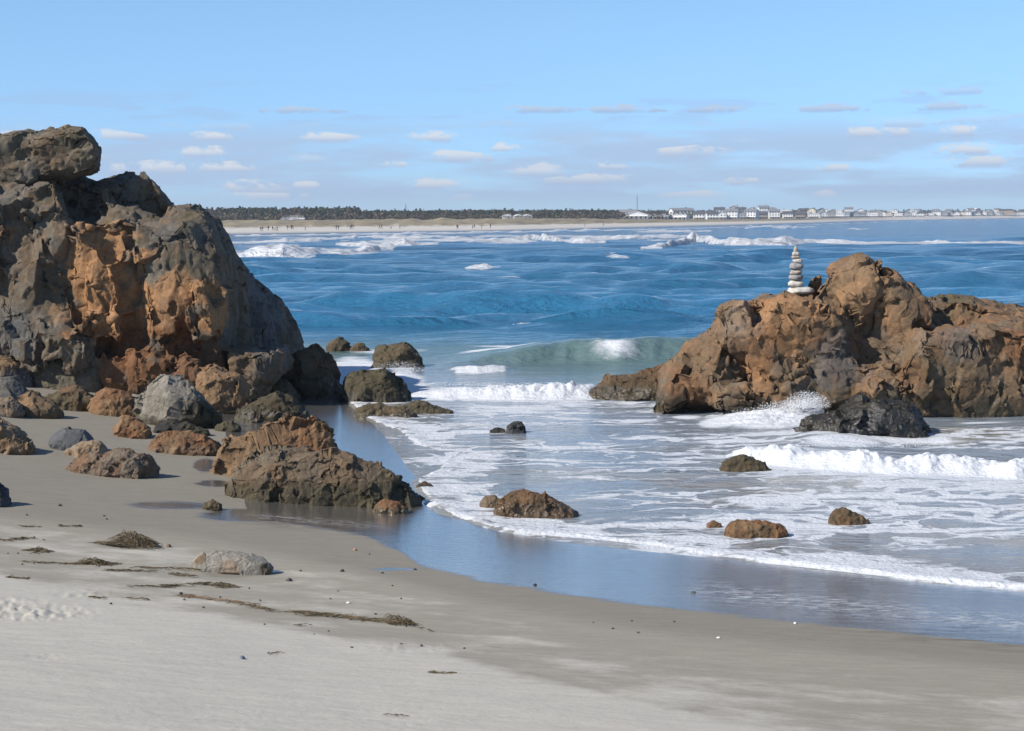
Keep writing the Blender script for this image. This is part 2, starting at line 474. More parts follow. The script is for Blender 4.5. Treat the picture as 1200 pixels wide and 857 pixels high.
SCOUR = ((45, 488, 30), (80, 480, 36), (136, 487, 30), (210, 499, 50), (156, 513, 22), (216, 531, 44), (20, 531, 24), (85, 528, 26), (102, 536, 26), (134, 557, 52), (0, 592, 16), (318, 562, 60), (380, 594, 112), (275, 670, 46), (145, 639, 26), (320, 495, 44), (262, 484, 34), (250, 597, 11))
def build_sand():
    v = np.concatenate([np.geomspace(1.3, 4.5, 20)[:-1], 1.0 / np.linspace(1 / 4.5, 1 / 75.0, 620)])
    u = np.concatenate([np.linspace(-1.6, -0.36, 40)[:-1], np.linspace(-0.36, 0.36, 640), np.linspace(0.36, 1.6, 40)[1:]])
    Y, U = np.meshgrid(v, u, indexing='ij')
    X = U * Y
    XY = np.stack([X.ravel(), Y.ravel()], 1)
    z = sand_z(XY)
    P = np.column_stack([XY, z])
    px, py = proj(P)
    # gentle undulation
    z = z + 0.03 * fbm(XY * 0.35, 3, 11) * sstep(0.3, 1.2, z) + 0.006 * fbm(XY * 2.5 * np.array((0.6, 1.3)), 3, 12) * sstep(0.5, 1.4, z)
    # churned-up footprints at the left
    def blob(x0, y0, rx, ry): return np.exp(-(((px - x0) / rx) ** 2 + ((py - y0) / ry) ** 2) ** 2)
    ch = np.maximum.reduce([blob(40, 718, 72, 9), blob(15, 712, 40, 12) * 0.9, 0.5 * blob(100, 697, 40, 6), .5 * blob(160, 700, 20, 4), 0.35 * blob(55, 772, 25, 4), .3 * blob(480, 760, 60, 6)])
    lump = np.abs(fbm(XY * 7.0, 3, 14)) + 0.6 * fbm(XY * 15, 2, 19)
    z = z + ch * (0.034 * lump - 0.016)
    # old tyre / rake marks along the bottom edge
    tr = sstep(800, 822, py) * sstep(90, 160, px) * sstep(700, 480, px)
    z = z + tr * 0.004 * np.abs(fbm(np.column_stack([XY[:, 0] * 9, XY[:, 1] * 16]), 2, 15))
    # scoured, moist hollows round the stones that lie on the beach
    scour = np.zeros(len(px))
    for (cx_, by, hw) in SCOUR: scour = np.maximum(scour, np.exp(-(((px - cx_) / (hw * 1.25)) ** 2 + ((py - by) / max(3.5, hw * .16)) ** 2)))
    z = z - 0.03 * scour
    V = np.column_stack([XY, z])
    me = mesh_np('sand', V, grid_faces(len(v), len(u)))
    # dryness: pale dry sand on the upper beach
    dl = band_u(px, [(-400, 630), (0, 672), (120, 700), (250, 720), (400, 752), (520, 765), (600, 790), (760, 830), (1000, 880), (1400, 990)])
    dry = sstep(-34, 26, py - dl)
    dry = np.maximum(dry, 0.42 * sstep(-60, 10, py - band_u(px, [(-400, 590), (0, 615), (150, 640), (330, 665), (520, 715), (760, 780), (1200, 830), (1500, 850)])))
    damp = sstep(40, -10, py - band_u(px, [(-400, 520), (0, 590), (250, 620), (420, 655), (560, 690), (800, 730), (1200, 772), (1500, 800)]))
    damp = np.maximum(damp, 0.8 * scour * (0.6 + 0.8 * sstep(-.3, .4, fbm(XY * 1.7, 2, 18))))
    me_edge = band_u(px, [(-400, 300), (120, 400), (200, 470), (262, 478), (330, 480), (362, 500), (200, 590)][:1] + [(0, 380), (200, 440), (262, 500), (290, 600), (330, 613), (400, 624), (430, 630), (470, 648), (490, 662), (560, 681), (700, 703), (800, 716), (1000, 736), (1200, 757), (1500, 785)])
    mir = sstep(7, -8, py - me_edge)
    def blobm(x0, y0, rx, ry): return np.exp(-(((px - x0) / rx) ** 2 + ((py - y0) / ry) ** 2) ** 2)
    mir = np.maximum.reduce([mir, blobm(245, 497, 45, 6), blobm(310, 497, 50, 5), 0.9 * blobm(240, 545, 16, 10), 0.95 * blobm(252, 566, 26, 5), 0.8 * blobm(200, 592, 60, 6), blobm(300, 603, 75, 9), blobm(463, 667, 34, 1.6), .8 * blobm(318, 668, 12, 2)])
    add_f(me, 'dry', dry); add_f(me, 'damp', damp); add_f(me, 'mirror', mir)
    st_c = band_u(px, [(600, 660), (780, 687), (900, 702), (1000, 712), (1100, 722), (1200, 731), (1500, 765)])
    st = np.exp(-((py - st_c) / 13.0) ** 2) * sstep(770, 860, px)
    st = np.maximum(st, 0.7 * np.exp(-((py - band_u(px, [(250, 600), (330, 606), (420, 614), (470, 616)])) / 5) ** 2) * sstep(270, 310, px) * sstep(480, 430, px))
    sd = np.exp(-((py - band_u(px, [(700, 672), (800, 684), (900, 697), (1000, 722), (1100, 735), (1200, 745), (1500, 770)])) / 16.0) ** 2) * sstep(760, 830, px)
    sd = np.maximum(sd, 0.85 * blobm(370, 611, 75, 9))
    pits = np.exp(-((py - band_u(px, [(400, 615), (450, 622), (560, 640), (700, 655), (800, 668)])) / 16.0) ** 2) * sstep(420, 470, px) * sstep(820, 640, px)
    add_f(me, 'streak', st); add_f(me, 'silt_reflection', sd); add_f(me, 'pits', pits)
    o = link('sand', me, MAT_SAND); tag(o, kind='structure')
build_sand()

# ---- sea
SWASH = catmull([PZ(*p)[:2] for p in ((2000, 775), (1500, 722), (1200, 692), (1100, 684), (1000, 672), (850, 655), (760, 640), (680, 631), (600, 626), (545, 612), (505, 596), (492, 578), (487, 562), (512, 548), (516, 530), (484, 521), (466, 506), (432, 493), (405, 470), (388, 455), (340, 430), (200, 405), (-300, 360))], 5)
SW_SIGN = 1.0 if sdist(np.array([[0.0, 2.0]]), SWASH)[0] > 0 else -1.0

# breaking waves: foot line in photo pixels on the water level, height in m, widths in m
BREAKERS = [
    # foot line, height(px along), front width, back width, foam front, foam trail (m), solid amount
    dict(line=[(470, 466), (520, 468), (600, 469), (660, 469), (700, 466)], h=[(455, 0), (480, .42), (520, .46), (600, .36), (670, .40), (692, .2), (705, 0)], wf=.8, wb=1.6, ff=1.0, trail=1.2, lump=.14),
    dict(line=[(855, 545), (900, 549), (960, 554), (1050, 561), (1130, 564), (1210, 566), (1400, 570)], h=[(850, 0), (875, .22), (930, .2), (1000, .22), (1100, .2), (1200, .22), (1400, .2)], wf=.8, wb=.9, ff=1.0, trail=.9, lump=.11),
    dict(line=[(440, 436), (560, 432), (640, 428), (720, 427), (830, 425), (1000, 425)], h=[(470, 0), (560, .25), (620, .45), (700, .62), (790, .62), (860, .5), (1000, .4)], wf=1.7, wb=5.0, ff=0.0, trail=0, lump=.0, face=1.0),
    dict(line=[(520, 437), (560, 439), (600, 437)], h=[(520, 0), (550, .2), (590, .18), (606, 0)], wf=.5, wb=1.2, ff=.55, trail=.5, lump=.06),
    dict(line=[(370, 452), (400, 452), (440, 448), (480, 452)], h=[(360, .0), (385, .15), (430, .25), (470, .3), (490, 0)], wf=.8, wb=4.0, ff=.95, trail=4.0, lump=.12),
    # mid-distance swells
    dict(line=[(680, 326), (740, 325), (800, 321), (870, 318)], h=[(690, 0), (760, .35), (800, .62), (840, .5), (880, 0)], wf=3.0, wb=7, ff=.0, trail=0, lump=0, crest=.95, cx=(690, 770)),
    dict(line=[(790, 312), (850, 309), (900, 307), (960, 306)], h=[(800, 0), (850, .7), (890, .75), (930, .3), (980, 0)], wf=4.0, wb=9, ff=0, trail=0, lump=0),
    dict(line=[(540, 317), (565, 317.5), (592, 316)], h=[(540, 0), (555, .26), (575, .24), (592, 0)], wf=1.5, wb=4, ff=.9, trail=2.5, lump=.1),
    # surf line far out
    dict(line=[(270, 304), (330, 304), (400, 301), (470, 291), (520, 290)], h=[(270, .5), (300, .8), (350, 1.3), (400, .8), (440, .6), (480, .5), (520, 0)], wf=5, wb=12, ff=.95, trail=20, lump=.3),
    dict(line=[(395, 288), (430, 290), (470, 290), (510, 288)], h=[(390, 0), (410, .9), (450, .8), (490, .4), (515, 0)], wf=4, wb=14, ff=.95, trail=12, lump=.3),
    dict(line=[(270, 286), (330, 284), (420, 279), (520, 279), (560, 280)], h=[(270, .3), (400, .5), (470, .9), (500, .9), (520, .5), (560, 0)], wf=5, wb=14, ff=.95, trail=16, lump=.3),
    dict(line=[(530, 283), (580, 283), (625, 281), (660, 285), (700, 287), (720, 286)], h=[(530, .2), (590, .7), (620, 1.6), (650, .9), (680, .6), (715, 0)], wf=5, wb=14, ff=.95, trail=22, lump=.35),
    dict(line=[(660, 279), (700, 279), (750, 280), (800, 279), (830, 279)], h=[(660, 0), (690, .4), (760, 1.0), (800, .8), (840, 0)], wf=5, wb=16, ff=.95, trail=26, lump=.3),
    dict(line=[(750, 293), (775, 292), (800, 287), (815, 284)], h=[(748, 0), (770, .7), (795, 1.1), (812, 1.2), (822, 0)], wf=5, wb=12, ff=.95, trail=9, lump=.25),
    dict(line=[(815, 284), (850, 288), (880, 289), (920, 288), (960, 286), (1050, 286.5), (1150, 286.5), (1215, 286)], h=[(800, .6), (818, 1.5), (850, 1.2), (890, 1.2), (935, 1.6), (955, .9), (1000, .45), (1100, .4), (1150, .3), (1200, .2), (1230, 0)], wf=4, wb=12, ff=.95, trail=9, lump=.25),
    dict(line=[(880, 268), (920, 268), (960, 266)], h=[(870, 0), (895, 1.5), (915, 1.2), (960, 0)], wf=8, wb=20, ff=.9, trail=25, lump=.4),
    dict(line=[(760, 272.5), (800, 272.5), (840, 271)], h=[(750, .2), (780, 1.1), (810, .9), (840, 0)], wf=8, wb=20, ff=.9, trail=20, lump=.3),
    dict(line=[(990, 269), (1008, 269.5), (1020, 268)], h=[(990, 0), (1005, .9), (1020, 0)], wf=6, wb=14, ff=.9, trail=10, lump=.2),
    dict(line=[(280, 277), (430, 275), (590, 273), (760, 269.5), (900, 265.5), (1040, 260.5), (1190, 257.2), (1300, 256)], h=[(280, .4), (420, .5), (520, .5), (600, .7), (700, .9), (760, .4), (900, .6), (960, .4), (1060, .5), (1100, .3), (1120, .5), (1200, .2)], wf=8, wb=10, ff=.85, trail=14, lump=.3),
    # nearer choppy crests
    dict(line=[(380, 352), (450, 350), (520, 351)], h=[(380, 0), (450, .12), (520, 0)], wf=3.5, wb=6, ff=0, trail=0, lump=0),
    dict(line=[(560, 384), (640, 381), (700, 383)], h=[(560, 0), (640, .13), (700, 0)], wf=2.6, wb=5, ff=0, trail=0, lump=0),
    dict(line=[(660, 368), (740, 366), (800, 369)], h=[(660, 0), (740, .14), (800, 0)], wf=2.8, wb=5, ff=0, trail=0, lump=0),
    dict(line=[(540, 340), (600, 338), (680, 339)], h=[(540, 0), (600, .22), (680, 0)], wf=4, wb=7, ff=0, trail=0, lump=0),
    dict(line=[(1080, 340), (1140, 337), (1210, 338)], h=[(1080, 0), (1140, .35), (1210, .1)], wf=3, wb=6, ff=0, trail=0, lump=0),
]

def build_sea():
    vpx = np.concatenate([np.linspace(800, 700, 60)[:-1], np.linspace(700, 258.0, 900)])
    # distance of each row (straight ahead), then a last far rows
    yd = F * H / (vpx - HOR)
    yd = np.concatenate([yd, np.geomspace(yd[-1], 3600, 8)[1:]])
    u = np.concatenate([np.linspace(-1.3, -0.33, 40)[:-1], np.linspace(-0.33, 0.33, 1080), np.linspace(0.33, 1.3, 40)[1:]])
    Y, U = np.meshgrid(yd, u, indexing='ij')
    X = U * Y
    nr, nc = Y.shape
    XY = np.stack([X.ravel(), Y.ravel()], 1)
    Xf, Yf = XY[:, 0], XY[:, 1]
    dy = np.gradient(yd)[:, None].repeat(nc, 1).ravel()
    px, py = proj(np.column_stack([XY, np.zeros(len(XY))]))
    s = np.full(len(XY), -60.0); near = (Yf < 75) & (np.abs(Xf) < 60)
    s[near] = SW_SIGN * sdist(XY[near], SWASH)    # positive landward of the swash edge
    q = -s
    sz = np.full(len(XY), -2.0); sz[near] = sand_z(XY[near])
    off = sstep(4, 30, q)                         # offshore weight
    # wind waves
    z = np.zeros(len(XY), np.float32)
    rng = np.random.RandomState(3)
    for k in range(46):
        lam = 10 ** rng.uniform(-0.25, 1.35)
        ang = rng.normal(0, 0.42) + (0.12 if lam > 5 else 0)
        kx, ky = math.sin(ang) * 2 * math.pi / lam, math.cos(ang) * 2 * math.pi / lam
        a = 0.0145 * lam ** 0.75 * rng.uniform(0.5, 1.1)
        att = sstep(1.7, 3.4, lam / dy) * (0.35 if lam < 1.6 else 0.5 if lam < 3.2 else 1.0)
        ph = kx * Xf + ky * Yf + rng.uniform(0, 6.28)
        z += (a * att * (np.sin(ph) + 0.25 * np.cos(2 * ph))).astype(np.float32)
    pat = 0.55 + 0.75 * sstep(-0.5, 0.6, fbm(XY * np.array((0.02, 0.05)), 3, 51))
    chop = fbm(XY * np.array((0.55, 1.3)), 3, 21, ridged=True)
    z = z * pat * (0.10 + 0.90 * off)
    chop2 = fbm(XY * np.array((0.16, 0.42)) + 0.3 * fbm(XY * 0.1, 2, 24)[:, None], 3, 22, ridged=True)
    z = z + 0.008 * chop * sstep(2.2, 0.2, dy) * (0.4 + 0.6 * off) + 0.015 * chop2 * sstep(4.5, 0.6, dy) * off
    foam = np.zeros(len(XY)); solid = np.zeros(len(XY)); face = np.zeros(len(XY))
    far = 0.30 * sstep(30, 90, Yf) + 0.70 * sstep(95, 260, Yf)
    wob = fbm(np.column_stack([px / 60, py / 25]), 3, 33)
    along = fbm(np.column_stack([px / 38.0, py / 60.0]), 3, 35)
    lumpn = fbm(XY * 2.2, 3, 41); lumpf = fbm(XY * np.array((0.35, 0.12)), 3, 42)
    lumpm = np.abs(fbm(XY * 5.0, 2, 47))
    for bk in BREAKERS:
        L = np.array(bk['line'], float); Hh = np.array(bk['h'], float)
        x0, x1 = Hh[0, 0] - 2, Hh[-1, 0] + 2
        fpy = np.interp(px, L[:, 0], L[:, 1])
        yfoot = F * H / np.maximum(fpy - (HOR - (px - 600) * math.tan(ROLL)), 0.6)
        sc = yfoot / 45.0
        yfoot = yfoot + wob * 0.35 * min(bk['wf'], 3)
        h = np.interp(px, Hh[:, 0], Hh[:, 1], left=0 if Hh[0, 1] == 0 else Hh[0, 1], right=0 if Hh[-1, 1] == 0 else Hh[-1, 1])
        inx = sstep(x0 - 8, x0 + 4, px) * sstep(x1 + 8, x1 - 4, px)
        h = h * inx * (0.78 if bk['wf'] > 2.4 and bk['lump'] else 1.0)
        h = h * (1 + (0.45 if bk['lump'] else .12) * along)
        t = Yf - yfoot                              # metres behind the foot
        fr = sstep(0, bk['wf'], t)
        bkf = np.exp(-(np.maximum(t - bk['wf'], 0) / bk['wb']) ** 2)
        prof = fr * bkf
        m = h * prof
        far_l = bk['wf'] > 2.4
        if bk['lump']:
            ln = lumpf if far_l else (0.6 * lumpn + 0.7 * lumpm)
            m = m + bk['lump'] * ln * prof * np.minimum(1, h / 0.25) * (1.0 if not far_l else 1.5)
        z = z + m
        hn = np.minimum(1, h / 0.14)
        if bk['ff']:
            tr = max(bk['trail'], .3)
            fo = sstep(-0.06 * bk['wf'] - .02, 0.12 * bk['wf'], t) * np.exp(-(np.maximum(t - bk['wf'] * 1.2, 0) / tr) ** 2)
            solid = np.maximum(solid, fo * bk['ff'] * hn * np.clip(.92 + .22 * (lumpf if far_l else lumpn), .5, 1))
            # foam fringe laid on the water behind and before
            foam = np.maximum(foam, 0.75 * hn * np.exp(-(np.maximum(t - bk['wf'], 0) / (tr * 2.5)) ** 2) * sstep(-1.5 * bk['wf'], 0, t))
        if bk.get('crest'):
            a, b = bk['cx']
            solid = np.maximum(solid, bk['crest'] * np.exp(-((t - 0.5) / 1.6) ** 2) * sstep(a - 8, a + 10, px) * sstep(b + 20, b - 10, px))
        if bk.get('face'):
            face = np.maximum(face, prof * np.minimum(1, h / .4))
    def blob(x0, y0, rx, ry, p=1.0): return np.exp(-(((px - x0) / rx) ** 2 + ((py - y0) / ry) ** 2) ** p)
    # breaking patch on the green wave, foam wisps on its back
    solid = np.maximum.reduce([solid, 0.68 * blob(748, 412, 26, 9), .60 * blob(725, 424, 45, 4), 0.66 * blob(585, 419, 70, 3.0), .6 * blob(450, 412, 70, 5),
                               .95 * blob(415, 432, 36, 16), .95 * blob(465, 447, 36, 13), .62 * blob(410, 422, 30, 8), .7 * blob(590, 404, 60, 2), .62 * blob(670, 402, 18, 1.5)])
    # wash round the right-hand outcrop
    solid = np.maximum.reduce([solid, .95 * blob(900, 493, 62, 15), .95 * blob(940, 480, 32, 14), .8 * blob(842, 497, 30, 8), .62 * blob(1060, 520, 120, 6), .75 * blob(805, 489, 22, 3.5), .6 * blob(1150, 500, 60, 3), .7 * blob(985, 524, 60, 8), .7 * blob(1100, 520, 30, 6)])
    z = z + 0.42 * blob(945, 478, 30, 9) + .16 * blob(895, 490, 45, 10) + .25 * blob(970, 520, 60, 12) * 0.6
    z = z + 0.10 * (0.6 * lumpn + 0.7 * lumpm) * blob(910, 488, 60, 16)
    # foamy wash over the shallows
    zone = sstep(-6, 14, py - band_u(px, [(300, 425), (450, 436), (560, 440), (700, 452), (820, 470), (1300, 500)]))
    patch = fbm(XY * np.array((0.16, 0.30)), 4, 61)
    patch2 = fbm(XY * np.array((0.5, 1.0)), 3, 62)
    wash = zone * np.clip(0.46 + 0.28 * patch + 0.10 * patch2, 0.10, .85)
    calm = np.maximum.reduce([blob(430, 478, 60, 18), .55 * blob(520, 465 + 16, 40, 5), .5 * blob(740, 478, 50, 5)])
    wash = wash * (1 - 0.9 * np.clip(calm, 0, 1))
    foam = np.maximum(foam, wash)
    # streaks of older foam, scattered
    for (x0, y0, rx, ry, a) in ((520, 540, 45, 7, .8), (545, 543, 25, 3.5, .9), (640, 478, 30, 2.5, .9), (560, 506, 70, 3, .8), (760, 515, 60, 4, .75), (700, 520, 50, 4, .7), (850, 520, 40, 4, .7), (560, 596, 50, 7, .85), (515, 592, 40, 5, .8), (620, 612, 60, 6, .85), (700, 560, 90, 5, .7), (660, 540, 60, 4, .7), (900, 575, 60, 3, .7), (1000, 590, 90, 4, .72), (460, 482, 20, 3, .6)):
        foam = np.maximum(foam, a * blob(x0, y0, rx, ry))
    # swash rim
    rim = np.exp(-(np.maximum(q - 0.16, 0) / 0.28) ** 2) * sstep(-0.05, 0.05, q)
    rimw = sstep(0.2, -0.2, fbm(XY * 0.35, 2, 71) - 0.15)
    solid = np.maximum(solid, (0.26 + 0.40 * sstep(500, 640, px)) * rim * (0.35 + 0.65 * rimw))
    foam = np.maximum(foam, 0.64 * np.exp(-(np.maximum(q - 0.6, 0) / 1.1) ** 2) * sstep(0, .1, q))
    # broad streaks of spent foam between the far breakers
    surf = np.maximum(blob(380, 292, 130, 13, 2) * .9, blob(560, 281, 330, 7, 2)) 
    surf = np.maximum(surf, .95 * blob(900, 283, 80, 5)) * sstep(-.55, .5, fbm(np.column_stack([px / 45, py / 3.2]), 4, 83))
    solid = np.maximum(solid, 0.70 * surf)
    # ocean flecks
    fleck = sstep(0.55, 0.85, fbm(XY * np.array((0.10, 0.16)), 4, 81)) * sstep(45, 80, Yf) * sstep(400, 200, Yf)
    foam = np.maximum(foam, 0.64 * fleck)
    # thickness over the sand
    edge_n = 0.10 * fbm(XY * 1.4, 3, 91)
    thin = 0.045 * sstep(-0.02, 0.16, q + edge_n) + 0.10 * sstep(0.2, 5, q) - 0.25 * sstep(0.0, -0.35, q + edge_n) + np.minimum(0, (q + edge_n)) * 0.6
    film = sz + thin + 0.012 * lumpn * sstep(0, .5, q) + 0.02 * lumpm * rim
    z = np.maximum(z * sstep(0.5, 7, q) + 0.02 * sstep(2, 7, q), film)
    z = np.where(q < -1.2, np.minimum(z, sz - 0.4), z)
    me = mesh_np('sea', np.column_stack([XY, z]), grid_faces(nr, nc))
    # water colour: sandy milk plus painted sky reflection in the wash, green over the bar, blue offshore
    b1 = band_u(px, [(200, 420), (480, 424), (600, 436), (700, 446), (820, 452), (1400, 462)])
    b2 = band_u(px, [(200, 404), (480, 404), (620, 405), (830, 404), (1400, 404)])
    milk = sstep(-12, 22, py - b1)[:, None]; green = sstep(-14, 8, py - b2 + 5 * wob)[:, None]
    far_t = sstep(330, 262, py)[:, None]
    blue = lerp(np.array((0.026, 0.128, 0.232)), np.array((0.014, 0.095, 0.208)), far_t)
    vary = (0.85 + 0.3 * sstep(-.6, .6, fbm(XY * np.array((0.015, 0.04)), 3, 95)))[:, None]
    col = blue * vary
    grn = np.array((0.105, 0.165, 0.160))
    col = lerp(col, grn, green)
    mk = np.array((0.235, 0.27, 0.305))  # bluish: the sky's reflection is painted into the milky colour
    mkd = np.array((0.30, 0.27, 0.21))
    sandy = sstep(0.1, 0.6, fbm(XY * np.array((0.3, 0.5)), 3, 97))[:, None]
    col = lerp(col, lerp(mk, mkd, 0.6 * sandy), milk)
    shelf = sstep(3.0, 0.2, q)[:, None]
    col = lerp(col, np.array((0.20, 0.185, 0.155)), shelf * 0.8 * milk)
    add_c(me, 'wcol', col); add_f(me, 'foam', np.clip(foam, 0, 1)); add_f(me, 'solid', np.clip(solid, 0, 1)); add_f(me, 'far', far)
    o = link('sea', me, MAT_SEA); tag(o, kind='structure')
build_sea()

# ---- far shore: waterline in photo pixels
FAR = np.array([PZ(*p)[:2] for p in ((-500, 281), (0, 277.5), (280, 274), (430, 272), (590, 270), (750, 266), (900, 262.5), (1040, 258.3), (1190, 255.8), (1500, 252.6), (1900, 249.4))])
def far_pt(px, back, z):
    """world point: 'back' metres behind the far waterline at photo column px"""
    p = np.array([np.interp(px, FARPX, FAR[:, 0]), np.interp(px, FARPX, FAR[:, 1])])
    r = p / np.linalg.norm(p)
    p = p + r * back
    return Vector((p[0], p[1], z))
FARPX = np.array((-500, 0, 280, 430, 590, 750, 900, 1040, 1190, 1500, 1900), float)
def dune_z(px, back):
    n = fbm(np.column_stack([px / 22.0, back / 60.0, np.zeros_like(px)]), 3, 120)
    z = np.interp(back, [-60, 0, 30, 55, 70, 120, 200, 500, 900], [-2, 0.05, 1.0, 1.6, 2.6, 4.2, 3.6, 3.4, 9.0])
    left = sstep(820, 600, px)
    hi = sstep(50, 75, back) * sstep(230, 150, back)
    return z + hi * (n * 0.7 - 1.6 * (1 - left))
def build_far():
    pxs = np.linspace(-500, 1900, 700)
    backs = np.concatenate([np.linspace(-60, 0, 4), np.linspace(6, 200, 50), np.array((260, 400, 550, 700, 900))])
    PX, BK = np.meshgrid(pxs, backs)
    bx = np.interp(PX, FARPX, FAR[:, 0]); by = np.interp(PX, FARPX, FAR[:, 1])
    r = np.hypot(bx, by)
    k = (r + BK) / r
    z = dune_z(PX.ravel(), BK.ravel())
    V = np.column_stack([(bx * k).ravel(), (by * k).ravel(), z])
    me = mesh_np('far_shore', V, grid_faces(len(backs), len(pxs)))
    pxr = PX.ravel(); bk = BK.ravel()
    n = fbm(np.column_stack([pxr / 9.0, bk / 14.0, np.zeros_like(pxr)]), 3, 130)
    n2 = fbm(np.column_stack([pxr / 45.0, bk / 9.0, np.zeros_like(pxr)]), 3, 131)
    grass = sstep(48, 62, bk + 14 * n) * sstep(1100, 900, pxr)
    sand = np.array((0.50, 0.46, 0.40)); gr = np.array((0.25, 0.20, 0.115)); gr2 = np.array((0.16, 0.125, 0.07))
    g = lerp(gr, gr2, sstep(0.0, 0.5, n2)[:, None])
    c = lerp(sand, g, grass[:, None])
    wet = sstep(14, 4, bk)[:, None]
    c = lerp(c, np.array((0.30, 0.27, 0.23)), wet * 0.7)
    c = lerp(c, np.array((0.10, 0.10, 0.055)), sstep(200, 260, bk)[:, None])
    add_c(me, 'col', c)
    o = link('far_shore', me, vcol_mat('far_beach_and_dunes')); tag(o, kind='structure')
build_far()

# ================================================================== ROCKS
PAL = {
    'rust':  np.array((0.205, 0.088, 0.032)),
    'orange': np.array((0.400, 0.205, 0.085)),
    'brown': np.array((0.175, 0.110, 0.058)),
    'grey':  np.array((0.185, 0.160, 0.122)),
    'pale':  np.array((0.300, 0.272, 0.225)),
    'slate': np.array((0.105, 0.108, 0.112)),
    'olive': np.array((0.105, 0.084, 0.044)),
    'weed':  np.array((0.058, 0.047, 0.022)),
    'tan': np.array((0.270, 0.165, 0.082)),
    'foam': np.array((0.60, 0.62, 0.63)),
    'black': np.array((0.022, 0.021, 0.021)),
}
def remesh(hulls, voxel, extra=None):
    bm = bmesh.new()
    for pts in hulls:
        vs_ = [bm.verts.new(Vector(p)) for p in pts]
        r = bmesh.ops.convex_hull(bm, input=vs_, use_existing_faces=False)
        dead = [g for g in set(r['geom_interior'] + r['geom_unused']) if isinstance(g, bmesh.types.BMVert) and g.is_valid]
        if dead: bmesh.ops.delete(bm, geom=dead, context='VERTS')
    me = bpy.data.meshes.new('tmp'); 
    if extra:
        for (V, Fq) in extra:
            vs_ = [bm.verts.new(Vector(v)) for v in V]
            for f in Fq: bm.faces.new([vs_[i] for i in f])
    bmesh.ops.recalc_face_normals(bm, faces=bm.faces)
    bm.to_mesh(me); bm.free()
    o = bpy.data.objects.new('tmp', me); COL.objects.link(o)
    md = o.modifiers.new('r', 'REMESH'); md.mode = 'VOXEL'; md.voxel_size = voxel; md.adaptivity = 0
    dg = bpy.context.evaluated_depsgraph_get(); dg.update()
    out = bpy.data.meshes.new_from_object(o.evaluated_get(dg))
    bpy.data.objects.remove(o); bpy.data.meshes.remove(me)
    return out
def get_v(me):
    V = np.empty(len(me.vertices) * 3, np.float32); me.vertices.foreach_get('co', V); return V.reshape(-1, 3)
def get_n(me):
    V = np.empty(len(me.vertices) * 3, np.float32); me.vertex_normals.foreach_get('vector', V); return V.reshape(-1, 3)
def smooth_mesh(me, it, fac=0.5):
    V = get_v(me)
    E = np.empty(len(me.edges) * 2, np.int32); me.edges.foreach_get('vertices', E); E = E.reshape(-1, 2)
    deg = np.bincount(E.ravel(), minlength=len(V)).astype(np.float32)[:, None]
    for _ in range(it):
        A = np.zeros_like(V)
        for c in range(3):
            A[:, c] = np.bincount(E[:, 0], weights=V[E[:, 1], c], minlength=len(V)) + np.bincount(E[:, 1], weights=V[E[:, 0], c], minlength=len(V))
        V = V + fac * (A / np.maximum(deg, 1) - V)
    me.vertices.foreach_set('co', V.astype(np.float32).ravel()); me.update()
    return V
def facetize(me, V, scale, seed, stretch=(1, 1, 1), k=0.8, step=0.1, warp=0.22, CR=0.17, sm=.25, pert=.30):
    """flatten each Voronoi patch of the surface towards its own plane: broken rock faces"""
    P = V * np.array(stretch) / scale
    P = P + warp * np.column_stack([perlin(P * 1.3 + 5, seed + 3), perlin(P * 1.3 + 17, seed + 4), perlin(P * 1.3 + 29, seed + 5)])
    f1, f2, cid, vec = worley(P, seed)
    L = np.floor(P - vec).astype(np.int64)
    _, inv = np.unique((L[:, 0] * 73856093) ^ (L[:, 1] * 19349663) ^ (L[:, 2] * 83492791), return_inverse=True)
    Nn = get_n(me)
    cnt = np.maximum(np.bincount(inv), 1)[:, None]
    C = np.column_stack([np.bincount(inv, weights=V[:, i]) for i in range(3)]) / cnt
    A = np.column_stack([np.bincount(inv, weights=Nn[:, i]) for i in range(3)]) / cnt
    ln = np.linalg.norm(A, axis=1)
    A = A / np.maximum(ln, 1e-6)[:, None]
    A = A + pert * GR[np.arange(len(A)) % 256]
    A /= np.linalg.norm(A, axis=1)[:, None]
    kk = k * sstep(0.35, 0.75, ln)
    dist = np.einsum('ij,ij->i', V - C[inv], A[inv])
    r = RND[np.arange(len(A)) % 256, 3] - 0.5
    mv = -kk[inv] * dist + (step * scale * r * sstep(.3, .7, ln))[inv]
    mv = np.clip(mv, -0.5 * scale, 0.5 * scale)
    crack = -CR * scale * np.exp(-((f2 - f1) / 0.055) ** 2)
    V = V + A[inv] * mv[:, None] + Nn * crack[:, None]
    me.vertices.foreach_set('co', V.astype(np.float32).ravel()); me.update()
    return smooth_mesh(me, 1, sm) if sm else V
